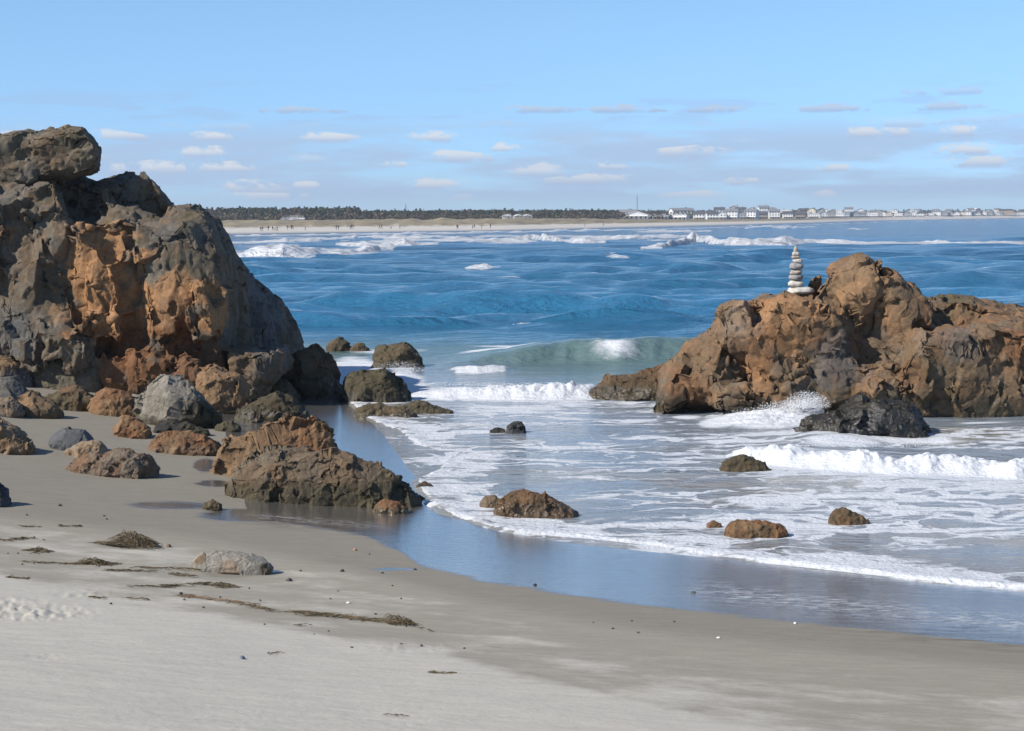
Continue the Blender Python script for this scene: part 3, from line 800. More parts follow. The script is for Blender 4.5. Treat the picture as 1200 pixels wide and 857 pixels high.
def slabs(me, systems, seed):
    """parallel joints: rock split into slabs of uneven thickness, each set back or forward, with open cracks"""
    V = get_v(me); Nn = get_n(me)
    E = np.empty(len(me.edges) * 2, np.int32); me.edges.foreach_get('vertices', E); E = E.reshape(-1, 2)
    for _ in range(24):                        # broad facing of the rock, not of each knob
        A = np.zeros_like(Nn)
        for c in range(3):
            A[:, c] = np.bincount(E[:, 0], weights=Nn[E[:, 1], c], minlength=len(V)) + np.bincount(E[:, 1], weights=Nn[E[:, 0], c], minlength=len(V))
        Nn = A / np.maximum(np.linalg.norm(A, axis=1), 1e-6)[:, None]
    mv = np.zeros(len(V))
    for i, (n, space, step, depth, width) in enumerate(systems):
        n = np.array(n, float); n /= np.linalg.norm(n)
        u = V @ n / space + 0.45 * fbm(V * 0.45, 2, seed + i * 5) + 0.06 * fbm(V * 2.2, 2, seed + i * 5 + 2)
        u = u + 0.22 * np.sin(u * 2.1 + i)
        k = np.round(u).astype(np.int64)
        d = np.abs(np.abs(u - k) - 0.5) * space
        patch = sstep(-0.25, 0.25, fbm(V * 0.6 + 31 * i, 2, seed + i + 40))
        lat = np.floor(V[:, 2] * 0.36 + 0.7 * fbm(V * 0.5, 2, seed + 9 + i)).astype(np.int64) if i == 0 else 0
        mv += step * (RND[(k * 37 + lat * 11 + seed) & 255, 1] - .5) - depth * patch * np.exp(-(d / width) ** 2)
    V = V + Nn * mv[:, None]
    me.vertices.foreach_set('co', V.astype(np.float32).ravel()); me.update()
def colour(V, Nn, seed, mix, patches=(), low=None, size=1.0):
    """mix: list of (palette, weight); noise decides where each shows"""
    tot = None; acc = 0
    for i, (k, w) in enumerate(mix):
        n = fbm(V * (1.3 / size), 4, seed + 11 * i) + 0.45 * fbm(V * (6.0 / size), 2, seed + 11 * i + 5)
        a = w * np.exp(2.6 * n)[:, None]
        acc = acc + a * PAL[k]; tot = a if tot is None else tot + a
    c = acc / tot
    for (ctr, rad, k, amt) in patches:
        d = np.linalg.norm(V - np.array(ctr), axis=1) / rad
        n = 0.45 * fbm(V * (2.2 / size), 4, seed + 77)
        w = amt * sstep(1.05, 0.65, d + n)[:, None]
        c = lerp(c, PAL[k] * (0.85 + 0.3 * RND[(np.abs(n) * 255).astype(int) & 255][:, :1] * 0 + 0.15), w)
    wet = np.zeros(len(V))
    if low:
        z0, z1, k, amt, wv = low
        n = 0.35 * (z1 - z0) * fbm(V * (1.6 / size), 4, seed + 99)
        w = sstep(z1, z0, V[:, 2] + n)
        c = lerp(c, PAL[k] * (0.8 + 0.4 * sstep(-.5, .5, fbm(V * 3 / size, 3, seed + 5)))[:, None], (amt * w)[:, None])
        wet = wv * w
    c = c * (0.88 + 0.24 * sstep(-0.6, 0.6, fbm(V * (14 / size), 3, seed + 55)))[:, None]
    return c, wet
def finish_rock(me, name, seed, mix, facets, fine, patches=(), low=None, size=1.0, mat=None, parent_loc=None, grain=(1, 1, 1), pert=.30, joints=None):
    if joints: slabs(me, joints, seed)
    V = get_v(me)
    for i, (sc, st, tilt, step, crack) in enumerate(facets):
        V = facetize(me, V, sc, seed + 7 * i, st, tilt, step, CR=crack, pert=pert * (1.0, 1.0, .6)[min(i, 2)], sm=.12 if i < len(facets) - 1 else 0)
    Nn = get_n(me)
    V = V + Nn * (fine * (fbm(V * (9.0 / size), 4, seed + 61, 0.6) - 1.3 * np.abs(fbm(V * (4.0 / size) * np.array(grain), 3, seed + 71, 0.6))) * size)[:, None]
    me.vertices.foreach_set('co', V.astype(np.float32).ravel()); me.update()
    c, wet = colour(V, get_n(me), seed, mix, patches, low, size)
    loc = V.mean(0) if parent_loc is None else np.array(parent_loc)
    loc = np.array((loc[0], loc[1], V[:, 2].min()))
    me.vertices.foreach_set('co', (V - loc).astype(np.float32).ravel()); me.update()
    add_c(me, 'col', c); add_f(me, 'wet', wet)
    me.polygons.foreach_set('use_smooth', np.ones(len(me.polygons), bool))
    me.materials.clear()
    o = link(name, me, mat or MAT_ROCK)
    o.location = loc
    return o
def profile_shape(prof, yc, depth, zbot, n_t=22, n_u=36, p=2.4, lean=0.0, seed=0):
    """closed lump whose outline, seen at distance yc, follows the photo profile"""
    P = np.array(prof, float)
    u = np.linspace(0, 1, n_u)
    L = np.concatenate([[0], np.cumsum(np.hypot(*np.diff(P, axis=0).T))]); L /= L[-1]
    pxs = np.interp(u, L, P[:, 0]); pys = np.interp(u, L, P[:, 1])
    W = PY(pxs, pys, yc)
    xc = 0.5 * (W[0, 0] + W[-1, 0])
    ts = np.sin(np.linspace(-1, 1, n_t) * math.pi / 2)
    top = []; bot = []
    for t in ts:
        g = max(0.0, 1 - abs(t) ** p) ** (1 / p)
        w = max(0.02, 1 - abs(t) ** 2.6) ** (1 / 2.6)
        w = 0.30 + 0.70 * w
        x = xc + (W[:, 0] - xc) * w
        y = np.full(n_u, yc + t * depth / 2) + lean * (W[:, 2] - zbot) * g
        zt = zbot + 0.05 + np.maximum(W[:, 2] - zbot, 0.02) * (0.06 + 0.94 * g)
        top.append(np.column_stack([x, y, zt])); bot.append(np.column_stack([x, y, np.full(n_u, zbot)]))
    T = np.array(top); B = np.array(bot)
    V = np.vstack([T.reshape(-1, 3), B.reshape(-1, 3)])
    nT = n_t * n_u
    Fq = []
    gf = grid_faces(n_t, n_u)
    Fq += gf.tolist(); Fq += (gf[:, ::-1] + nT).tolist()
    for i in range(n_t - 1):
        for j in (0, n_u - 1):
            a = i * n_u + j; b = (i + 1) * n_u + j
            Fq.append([a, b, b + nT, a + nT] if j == 0 else [b, a, a + nT, b + nT])
    for j in range(n_u - 1):
        for i in (0, n_t - 1):
            a = i * n_u + j; b = a + 1
            Fq.append([b, a, a + nT, b + nT] if i == 0 else [a, b, b + nT, a + nT])
    return V, Fq
ROCKS = {}
def boulder(name, prof, base, label, cat='rock', mix=(('brown', 1),), depth=1.0, seed=1, low=None, patches=(), rough=1.0, group=None, zbase=None, p=2.4, lean=0.0, vox=None, fac=1.0, sunk=0.25, lowfrac=None, smooth=False, pert=.24):
    P = np.array(prof, float)
    pxm = 0.5 * (P[0, 0] + P[-1, 0])
    g = GS(pxm, base)[0] if zbase is None else PZ(pxm, base, zbase)
    if zbase is not None: g[2] = zbase
    w_m = (P[:, 0].max() - P[:, 0].min()) / F * g[1]
    h_m = (base - P[:, 1].min()) / F * g[1]
    D = depth * w_m
    yc = g[1] + D * 0.5
    zb = min(g[2], float(np.maximum(sand_z([[g[0], yc]]), -0.4)[0])) - max(sunk * h_m, .04)
    V, Fq = profile_shape(P, yc, D, zb, p=p, lean=lean)
    size = max(0.12, min(w_m, 3.0))
    me = remesh([], vox or max(0.0035, min(g[1] / F * 1.0, size / 45)), [(V, Fq)])
    s = min(h_m * 1.5, w_m) * 0.5 + 0.02
    fs = [(s * 1.1, (1, 1, 1.2), .8, .12 * fac, .05), (s * 0.6, (1, 1, 1), .92, .20 * fac, .09), (s * 0.26, (1, 1, .8), .7, .09 * fac, .04)]
    if smooth: fs = fs[:1]
    if lowfrac:
        fr, k, amt, wv = lowfrac
        low = (g[2] + fr * h_m * 0.6, g[2] + fr * h_m * 1.3, k, amt, wv)
    pat = [(PY(x, y, yc - D * 0.3), r / F * yc, k, a) for (x, y, r, k, a) in patches]
    o = finish_rock(me, name, seed, mix, fs, 0.013 * rough, pat, low, size, MAT_ROCK_SMALL if size < 0.9 else MAT_ROCK, pert=pert)
    tag(o, label, cat, group)
    ROCKS[label] = o
    return o

# ---- convex blocks for the outcrops
def block(px0, px1, py0, py1, y0, y1, rng, cut=0.25, n=18, tilt=0.0):
    """irregular convex block filling photo box at distance y0, reaching back to y1"""
    c0 = PY(0.5 * (px0 + px1), 0.5 * (py0 + py1), 0.5 * (y0 + y1))
    w = (px1 - px0) / F * y0 / 2; h = (py1 - py0) / F * y0 / 2; d = (y1 - y0) / 2
    pts = []
    for sx in (-1, 1):
        for sy in (-1, 1):
            for sz_ in (-1, 1):
                for k in range(3):
                    v = np.array((sx, sy, sz_), float)
                    v[k] *= 1 - rng.uniform(0.0, cut) * 1.6
                    v = v * (1 - rng.uniform(0, cut * .5, 3))
                    pts.append(v)
    pts = np.array(pts) * np.array((w, d, h))
    a = tilt + rng.normal(0, 0.06)
    R = np.array([[math.cos(a), 0, math.sin(a)], [0, 1, 0], [-math.sin(a), 0, math.cos(a)]])
    b = rng.normal(0, 0.15)
    R2 = np.array([[math.cos(b), -math.sin(b), 0], [math.sin(b), math.cos(b), 0], [0, 0, 1]])
    return pts @ R.T @ R2.T + c0
def prism(front, yf, back, yb):
    """convex hull of a photo polygon at its own distances: yf may be a list, one per corner"""
    yf = [yf] * len(front) if isinstance(yf, (int, float)) else yf
    yb = [yb] * len(back) if isinstance(yb, (int, float)) else yb
    return [PY(x, y, d) for (x, y), d in zip(front, yf)] + [PY(x, y, d) for (x, y), d in zip(back, yb)]

def build_cliff():
    rng = np.random.RandomState(5)
    hulls = []
    # core masses
    hulls.append(prism([(-160, 235), (20, 222), (70, 232), (110, 300), (118, 460), (-160, 470)], 43.5, [(-160, 235), (80, 230), (110, 300), (118, 440), (-160, 440)], 54))
    hulls.append(prism([(60, 262), (150, 250), (255, 300), (262, 430), (250, 455), (90, 460)], 43.6, [(60, 235), (200, 250), (270, 300), (270, 440), (60, 440)], 53))
    hulls.append(prism([(85, 240), (90, 219), (122, 208), (160, 204), (176, 206), (188, 222), (197, 250), (198, 320), (90, 320)], 45.2, [(85, 222), (120, 210), (174, 207), (196, 245), (198, 320), (85, 320)], 51))
    hulls.append(prism([(198, 247), (235, 247), (254, 251), (264, 262), (265, 285), (252, 320), (200, 330)], 44.2, [(200, 246), (258, 254), (266, 275), (258, 330), (200, 330)], 49))
    # the shaded seaward face, running back from the corner
    hulls.append(prism([(240, 280), (254, 282), (257, 300), (262, 400), (275, 452), (230, 455)], 44.0,
                       [(264, 281), (285, 299), (312, 331), (334, 356), (353, 381), (369, 406), (378, 440), (240, 440), (240, 281)], [49.5, 49.8, 50, 50.2, 50.3, 50.4, 50.5, 50.5, 49]))
    hulls.append(prism([(0, 225), (60, 228), (75, 250), (70, 330), (0, 330)], 44.6, [(0, 222), (80, 225), (80, 330), (0, 330)], 50))
    # blocky steps over the front face
    def steps(x0, x1, y0, y1, n, wr, hr, yd, pro, tilt=0.0):
        for _ in range(n):
            x = rng.uniform(x0, x1); y = rng.uniform(y0, y1); w = rng.uniform(*wr); h = rng.uniform(*hr)
            f = yd - rng.uniform(*pro)
            hulls.append(block(x - w / 2, x + w / 2, y - h / 2, y + h / 2, f, f + rng.uniform(1.0, 2.2), rng, .28, tilt=tilt))
    steps(90, 190, 258, 305, 22, (16, 32), (44, 84), 45.2, (-.2, .4), -.2)     # upright ribs of the top
    steps(203, 242, 268, 330, 9, (24, 40), (40, 70), 44.3, (-.1, .4), -.2)
    steps(75, 236, 295, 410, 26, (30, 62), (44, 90), 43.7, (-.1, .42), -.22)     # orange blocks
    steps(-30, 95, 250, 420, 30, (34, 66), (60, 120), 43.6, (-.2, .5), -.3)       # left wall, slabs leaning
    steps(0, 120, 372, 420, 8, (28, 44), (44, 56), 43.0, (.1, .5), .06)
    for _ in range(18):
        y = rng.uniform(325, 425); w = rng.uniform(18, 34); h = rng.uniform(36, 66)
        xr = np.interp(y - h * .35, [283, 300, 330, 355, 380, 405], [260, 279, 306, 328, 346, 360])
        x = xr - w / 2 - rng.uniform(0, 40); f = 48.6 - rng.uniform(-.4, 1.0)
        hulls.append(block(x - w / 2, x + w / 2, y - h / 2, y + h / 2, f, f + 1.6, rng, .3, tilt=-.45))
    steps(-150, -20, 260, 430, 16, (50, 80), (60, 110), 43.6, (-.2, .6), .1)
    hulls.append(prism([(-60, 190), (70, 200), (100, 204), (108, 218), (70, 250), (-60, 250)], 45.3, [(-60, 190), (100, 205), (100, 240), (-60, 240)], 49))
    # cleft under the perched boulder stays open; foot of the cliff
    steps(110, 320, 420, 455, 15, (34, 60), (26, 44), 43.4, (.1, .8), -.05)
    steps(300, 345, 424, 452, 5, (34, 50), (20, 40), 47.5, (.0, 1.2), -.1)
    # orange buttress blocks placed by hand
    for (a, b, c, d, f) in ((66, 122, 258, 286, 42.9), (85, 135, 282, 330, 42.8), (100, 150, 300, 360, 42.6), (142, 168, 285, 312, 42.9), (100, 150, 355, 400, 42.4), (168, 225, 320, 400, 42.7),
                            (216, 258, 325, 352, 42.6), (222, 260, 350, 396, 42.4), (188, 222, 345, 392, 42.9), (75, 105, 350, 420, 42.6), (20, 80, 300, 380, 42.7), (0, 60, 360, 420, 42.5), (54, 92, 382, 420, 42.2)):
        hulls.append(block(a, b, c, d, f + .3, f + 2.5, rng, .3, tilt=-.14))
    me = remesh(hulls, 0.040)
    smooth_mesh(me, 1, .4)
    C = lambda x, y, r, k, a, d=43.2: (PY(x, y, d), r / F * d, k, a)
    patches = [C(100, 275, 48, 'orange', .85), C(118, 320, 58, 'orange', .95), C(130, 375, 56, 'orange', .9), C(160, 298, 24, 'orange', .8), C(100, 390, 30, 'rust', .5),
               C(195, 360, 45, 'orange', .6), C(245, 340, 26, 'orange', .95), C(250, 376, 30, 'orange', .95), C(205, 335, 26, 'orange', .6), C(150, 425, 50, 'rust', .85), C(215, 425, 55, 'rust', .85), C(265, 425, 40, 'brown', .7),
               C(60, 270, 40, 'grey', .6), C(20, 300, 46, 'brown', .4), C(250, 290, 22, 'brown', .6), C(20, 400, 40, 'slate', .6), C(60, 230, 30, 'brown', .4), C(8, 275, 18, 'orange', .5), C(60, 340, 30, 'olive', .4),
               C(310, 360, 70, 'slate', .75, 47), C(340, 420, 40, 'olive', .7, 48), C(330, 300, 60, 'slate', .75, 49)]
    o = finish_rock(me, 'cliff', 21, (('grey', 1.0), ('brown', .85), ('olive', .6), ('slate', .35)),
                    [(1.3, (1, 1, .6), .5, .20, .12), (0.72, (1, 1, .42), .9, .14, .07), (0.30, (1, 1, .5), .92, .09, .05)], .009, patches,
                    (0.1, 0.9, 'olive', .6, .5), 1.0, grain=(1.2, 1.2, .35), joints=[((.93, .2, .34), .80, .24, .20, .045), ((-.35, .1, .93), 1.5, .16, .13, .04), ((.8, -.5, -.25), 1.9, .10, .14, .05)])
    tag(o, 'tall craggy brown and orange rock cliff rising on the left above the sand', 'cliff')
build_cliff()

def build_perched():
    rng = np.random.RandomState(8)
    hulls = []
    hulls.append(prism([(-60, 182), (5, 176), (40, 158), (72, 148), (100, 149), (113, 160), (118, 186), (112, 204), (80, 210), (30, 196), (-60, 205)], 44.3,
                       [(-50, 185), (10, 178), (42, 160), (74, 150), (98, 151), (110, 165), (112, 195), (30, 200), (-50, 205)], 48.5))
    hulls.append(prism([(-60, 190), (15, 180), (40, 195), (45, 212), (20, 222), (-60, 225)], 44.0, [(-60, 190), (30, 185), (50, 215), (-60, 220)], 48))
    hulls.append(block(45, 80, 205, 226, 44.9, 47, rng, .3))
    hulls.append(block(2, 40, 205, 232, 44.6, 47, rng, .3))
    for _ in range(9):
        x = rng.uniform(0, 100); y = rng.uniform(165, 190)
        hulls.append(block(x - 22, x + 14, y - 14, y + 10, 44.0 + rng.uniform(0, .5), 46.5, rng, .35, tilt=-.25))
    me = remesh(hulls, 0.036)
    smooth_mesh(me, 2, .4)
    patches = [(PY(35, 172, 44), .5, 'brown', .6)]
    o = finish_rock(me, 'boulder', 33, (('grey', 1.0), ('brown', .7), ('olive', .5)),
                    [(1.1, (1, 1, 1.3), .35, .1, .08), (0.6, (1, 1, 1.4), .9, .14, .06), (0.27, (1, 1, 1.2), .88, .10, .05)], .009, patches, None, 1.0, joints=[((-.3, .1, .95), .7, .14, .12, .04)])
    tag(o, 'big grey brown boulder perched on the very top of the left cliff', 'boulder')
build_perched()

def build_right_outcrop():
    rng = np.random.RandomState(12)
    extra = []; hulls = []
    # left shoulder with the flat ledge that carries the stone stack
    hulls.append(prism([(764, 487), (778, 468), (799, 440), (806, 404), (838, 396), (870, 420), (880, 490), (764, 492)], 42.0, [(790, 470), (806, 404), (840, 397), (880, 420), (880, 480)], 45.5))
    hulls.append(prism([(838, 400), (846, 363), (862, 357), (884, 356), (905, 349), (925, 344), (952, 344), (985, 372), (985, 440), (850, 450)], 42.0, [(846, 366), (885, 356), (925, 344), (955, 344), (990, 370), (990, 440), (845, 440)], 46.5))
    hulls.append(prism([(880, 390), (905, 350), (955, 344), (1000, 390), (1010, 440), (985, 470), (880, 470)], 41.4, [(880, 400), (925, 350), (1000, 380), (1000, 460), (880, 460)], 45))
    # summit
    hulls.append(prism([(952, 370), (962, 338), (972, 318), (986, 306), (1010, 301), (1030, 304), (1047, 320), (1052, 345), (1060, 420), (960, 420)], 42.4, [(965, 338), (986, 307), (1030, 305), (1048, 322), (1056, 420), (960, 420)], 46.5))
    hulls.append(prism([(1040, 350), (1054, 335), (1066, 331), (1077, 337), (1089, 362), (1094, 400), (1080, 450), (1030, 450)], 42.2, [(1045, 345), (1066, 332), (1088, 362), (1092, 440), (1040, 440)], 46))
    # nub right of the stones
    hulls.append(block(944, 958, 318, 352, 43.0, 43.8, rng, .3))
    # low middle ledge
    hulls.append(prism([(840, 470), (900, 440), (960, 432), (1050, 418), (1070, 450), (1060, 492), (850, 492)], 41.2, [(850, 450), (960, 430), (1060, 420), (1060, 480), (850, 480)], 45))
    # right part
    hulls.append(prism([(1080, 375), (1088, 350), (1104, 346), (1140, 352), (1160, 370), (1330, 380), (1330, 460), (1080, 460)], 45.0, [(1080, 360), (1104, 347), (1140, 353), (1330, 385), (1330, 440), (1080, 440)], 50))
    hulls.append(prism([(1040, 470), (1052, 428), (1076, 398), (1118, 386), (1165, 380), (1330, 386), (1330, 497), (1048, 494)], 40.9, [(1060, 430), (1080, 398), (1160, 378), (1330, 385), (1330, 480), (1050, 480)], 46))
    def steps(x0, x1, y0, y1, n, wr, hr, yd, pro, tilt=0.0):
        for _ in range(n):
            x = rng.uniform(x0, x1); y = rng.uniform(y0, y1); w = rng.uniform(*wr); h = rng.uniform(*hr)
            f = yd - rng.uniform(*pro)
            hulls.append(block(x - w / 2, x + w / 2, y - h / 2, y + h / 2, f, f + rng.uniform(1.0, 2.0), rng, .3, tilt=tilt))
    steps(790, 850, 415, 470, 12, (24, 44), (24, 46), 42.0, (-.1, .5), -.2)
    steps(860, 960, 370, 430, 14, (26, 50), (30, 60), 41.9, (-.1, .45), -.25)
    steps(975, 1045, 332, 400, 16, (22, 44), (24, 50), 42.4, (-.1, .5), .1)
    steps(1040, 1080, 350, 430, 9, (20, 34), (24, 46), 42.2, (-.1, .4), .1)
    steps(860, 1050, 440, 485, 9, (36, 64), (24, 42), 41.2, (-.1, .5), 0)
    steps(1060, 1230, 410, 480, 16, (34, 70), (34, 70), 40.9, (-.15, .3), .15)
    steps(770, 860, 460, 488, 5, (20, 40), (16, 26), 41.8, (0, .5), -.1)
    me = remesh(hulls, 0.036)
    smooth_mesh(me, 1, .45)
    C = lambda x, y, r, k, a, d=41.8: (PY(x, y, d), r / F * d, k, a)
    patches = [C(910, 375, 60, 'orange', .7), C(1010, 325, 50, 'tan', .75), C(860, 385, 34, 'tan', .6), C(1000, 330, 30, 'brown', .4), C(870, 380, 30, 'pale', .35), C(1000, 350, 30, 'orange', .35), C(890, 410, 40, 'rust', .45), C(800, 465, 40, 'rust', .55), C(840, 425, 40, 'brown', .5),
               C(1070, 440, 22, 'rust', .8, 41), C(1190, 400, 30, 'rust', .7, 41), C(1150, 460, 60, 'brown', .5, 41), C(1095, 440, 40, 'olive', .4, 41), C(970, 460, 50, 'olive', .4), C(985, 420, 40, 'slate', .55, 41.2), C(1120, 355, 40, 'olive', .8, 46), C(1060, 350, 26, 'brown', .6), C(1120, 400, 30, 'slate', .4, 41), C(965, 345, 16, 'pale', .5, 42)]
    o = finish_rock(me, 'outcrop', 45, (('brown', 1.0), ('grey', .55), ('orange', .45), ('olive', .4), ('rust', .35)),
                    [(1.2, (1, 1, .9), .5, .14, .12), (0.80, (1, 1, .75), .92, .14, .06), (0.34, (1, 1, .8), .93, .09, .05)], .009, patches,
                    (0.0, 0.8, 'weed', .82, .85), 1.0, joints=[((.80, .2, -.56), .70, .22, .18, .045), ((.45, .1, .88), 1.1, .15, .14, .04), ((.9, -.4, .2), 1.5, .10, .16, .05)])
    tag(o, 'large rust brown rock outcrop in the surf on the right, with stacked stones on it', 'rock outcrop')
    return o
OUT = build_right_outcrop()

# ---- separate boulders
G_REEF = None
boulder('reef', [(692, 462), (700, 450), (722, 443), (745, 437), (762, 429), (776, 424), (792, 428), (806, 440), (815, 462)], 468, 'low dark rust reef in the water at the left foot of the right outcrop', 'rock', (('rust', 1), ('brown', .8), ('weed', .7)), depth=.7, seed=101, lowfrac=(.35, 'weed', .8, .8), zbase=0.0)
boulder('boulder', [(931, 508), (945, 496), (962, 486), (982, 476), (1006, 468), (1040, 468), (1066, 477), (1084, 494), (1100, 518)], 519, 'glossy black wave-washed boulder in front of the right outcrop', 'boulder', (('black', 1), ('weed', .7)), depth=.6, seed=102, zbase=0.0, low=(2, 3, 'black', .3, .95), rough=.7, pert=.42, fac=1.7)
boulder('boulder', [(28, 452), (33, 425), (45, 411), (70, 407), (100, 411), (118, 417), (127, 440), (126, 456)], 458, 'rounded olive grey boulder under the left cliff behind the smaller beach rocks', 'boulder', (('grey', 1), ('olive', .8)), depth=.6, seed=103, rough=.7, fac=.7)
boulder('rock', [(-25, 445), (-12, 425), (0, 416), (15, 420), (30, 431), (41, 450)], 453, 'orange topped slab at the left edge beneath the cliff', 'rock', (('tan', 1), ('brown', 1)), depth=.8, seed=104, lowfrac=(.5, 'slate', .8, .1))
boulder('rock', [(-22, 462), (-8, 447), (6, 442), (20, 446), (31, 458), (33, 468)], 469, 'smooth blue grey rock at the left edge below the orange topped slab', 'rock', (('slate', 1), ('grey', .8)), depth=.8, seed=105, rough=.6, smooth=True)
boulder('rock', [(-25, 484), (-8, 470), (12, 467), (24, 476), (30, 486)], 488, 'low tan grey rock at the left edge where the sand meets the cliff foot', 'rock', (('grey', 1), ('tan', .5)), depth=.8, seed=106)
boulder('rock', [(15, 482), (22, 468), (36, 461), (52, 468), (66, 476), (74, 487)], 489, 'mottled olive brown rock with an orange shoulder at the cliff foot, left end', 'rock', (('brown', 1), ('olive', .9)), depth=.7, seed=107, patches=[(32, 468, 12, 'tan', .9)])
boulder('rock', [(45, 474), (58, 460), (85, 454), (108, 459), (116, 476)], 480, 'wide low olive and rust rock tucked below the olive grey boulder', 'rock', (('olive', 1), ('rust', .7)), depth=.5, seed=108)
boulder('rock', [(105, 478), (110, 462), (122, 456), (140, 458), (155, 467), (166, 482)], 487, 'rust red rock touching the left side of the pale grey boulder', 'rock', (('rust', 1), ('tan', .5)), depth=.7, seed=109)
boulder('boulder', [(120, 450), (128, 428), (148, 413), (178, 409), (212, 411), (234, 424), (242, 455)], 466, 'wide dark rust boulder mass at the cliff foot behind the pale grey boulder', 'boulder', (('rust', 1), ('brown', .8), ('olive', .4)), depth=.5, seed=110, patches=[(165, 440, 22, 'slate', .7)])
boulder('boulder', [(159, 486), (165, 464), (180, 448), (192, 440), (214, 441), (226, 447), (236, 460), (254, 474), (261, 494)], 500, 'pale grey boulder with weed and painted shade round its foot, on the sand', 'boulder', (('grey', 1), ('pale', .55)), depth=.7, seed=111, patches=[(232, 490, 30, 'weed', .95), (210, 496, 22, 'weed', .8)], fac=1.2, lowfrac=(.18, 'weed', .8, .3))  # weed-coloured patches paint the shade low on its right side
boulder('boulder', [(229, 470), (231, 432), (238, 427), (256, 431), (276, 438), (290, 456), (298, 478)], 484, 'bright tan orange block standing right of the pale grey boulder', 'boulder', (('tan', 1), ('rust', .35)), depth=.7, seed=112, p=3.2, lowfrac=(.12, 'weed', .7, .3))
boulder('boulder', [(210, 420), (225, 408), (248, 405), (266, 412), (272, 428)], 434, 'dark rust boulder behind the tan orange block, below the cliff corner', 'boulder', (('rust', 1), ('brown', 1)), depth=.8, seed=113)
boulder('boulder', [(320, 448), (326, 424), (340, 411), (362, 405), (382, 409), (392, 428), (403, 458)], 467, 'weed covered olive boulder at the seaward corner of the cliff', 'boulder', (('olive', 1), ('weed', .9), ('rust', .35)), depth=.8, seed=114, lowfrac=(.4, 'weed', .7, .5))
boulder('rock', [(268, 462), (285, 446), (312, 438), (335, 446), (352, 464)], 472, 'dark weedy rock left of the olive corner boulder', 'rock', (('weed', 1), ('rust', .5), ('olive', .7)), depth=.7, seed=115, lowfrac=(.4, 'weed', .6, .5))
boulder('rock', [(275, 488), (292, 471), (318, 463), (340, 466), (354, 478), (366, 492)], 496, 'dark seaweed covered rock behind the tan brown rock and big dark boulder', 'rock', (('weed', 1), ('olive', .8), ('rust', .2)), depth=.6, seed=116, lowfrac=(.5, 'weed', .6, .6))
boulder('rock', [(133, 508), (139, 494), (150, 490), (164, 495), (175, 503), (179, 511)], 513, 'small rust orange rock alone on the sand before the rust red rock', 'rock', (('rust', 1), ('tan', .6)), depth=.8, seed=117)
boulder('rock', [(180, 502), (198, 495), (222, 499), (246, 508)], 510, 'thin dark flat rock lying behind the flat ridged rust rock', 'rock', (('weed', 1), ('black', .5)), depth=.5, seed=118)
boulder('rock', [(172, 524), (184, 514), (206, 507), (228, 509), (246, 513), (260, 524)], 532, 'flat ridged rust rock with wet glints on the sand', 'rock', (('rust', 1), ('tan', .5), ('brown', .6)), depth=.5, seed=119, fac=1.3, lowfrac=(.4, 'brown', .5, .5))
boulder('rock', [(252, 504), (262, 497), (272, 496), (282, 503)], 506, 'tiny weedy rock beside the wet channel near the pale grey boulder', 'rock', (('weed', 1), ('olive', .6)), depth=.7, seed=120)
boulder('rock', [(-34, 512), (-18, 494), (0, 490), (9, 494), (15, 509), (28, 510), (36, 519), (43, 529)], 531, 'light orange lumpy rock cut by the left edge on the open sand', 'rock', (('tan', 1), ('pale', .3)), depth=.8, seed=121, fac=1.3)
boulder('rock', [(58, 520), (66, 509), (82, 505), (98, 507), (108, 515), (112, 523)], 528, 'smooth slate grey rock on the sand among the brown ones', 'rock', (('slate', 1),), depth=.7, seed=122, fac=.5, rough=.5, smooth=True, pert=.1)
boulder('rock', [(76, 532), (90, 523), (106, 520), (118, 519), (127, 532)], 536, 'pale tan flat rock right in front of the slate grey rock', 'rock', (('tan', .8), ('pale', .8)), depth=.6, seed=123)
boulder('rock', [(81, 546), (100, 540), (118, 536), (134, 529), (148, 526), (160, 532), (178, 539), (187, 553)], 558, 'jagged wedge shaped brown rock on the sand with a dark right face', 'rock', (('brown', 1), ('rust', .5), ('grey', .4)), depth=.5, seed=124, fac=1.4)
boulder('rock', [(-30, 584), (-14, 568), (-4, 565), (5, 571), (13, 587)], 592, 'dark rock poking in at the left edge lowest on the sand', 'rock', (('black', 1), ('slate', .6)), depth=.8, seed=125)
boulder('boulder', [(243, 548), (252, 527), (266, 513), (288, 506), (312, 499), (342, 490), (364, 487), (384, 486), (390, 495), (396, 530)], 562, 'tan brown split boulder standing directly behind the big dark boulder', 'boulder', (('tan', 1), ('brown', 1.0), ('rust', .4)), depth=.42, seed=126, fac=1.2, lean=.12)
boulder('boulder', [(264, 580), (272, 556), (284, 543), (302, 533), (330, 527), (362, 525), (396, 528), (428, 539), (452, 551), (470, 562), (482, 572), (495, 586)], 592, 'big dark olive brown boulder at the wet edge of the beach', 'boulder', (('olive', 1), ('brown', 1), ('grey', .45)), depth=.42, seed=127, lowfrac=(.38, 'weed', .85, .35), patches=[(320, 560, 16, 'tan', .5), (290, 560, 18, 'brown', .7)], p=2.0, rough=.55)
boulder('rock', [(437, 601), (444, 592), (454, 588), (464, 590), (481, 602)], 604, 'small brown wet rock just right of and before the big dark boulder', 'rock', (('brown', 1), ('rust', .5), ('weed', .5)), depth=.6, seed=128, lowfrac=(.5, 'weed', .6, .8), zbase=.02)
boulder('rock', [(238, 594), (248, 589), (260, 595)], 597, 'tiny dark rock in the shallow pool left of the big dark boulder', 'rock', (('weed', 1), ('brown', .6)), depth=.6, seed=129)
boulder('rock', [(488, 572), (496, 567), (508, 572)], 574, 'tiny dark rock awash off the right tip of the big dark boulder', 'rock', (('black', 1), ('brown', .5)), depth=.6, seed=130, zbase=0.0)
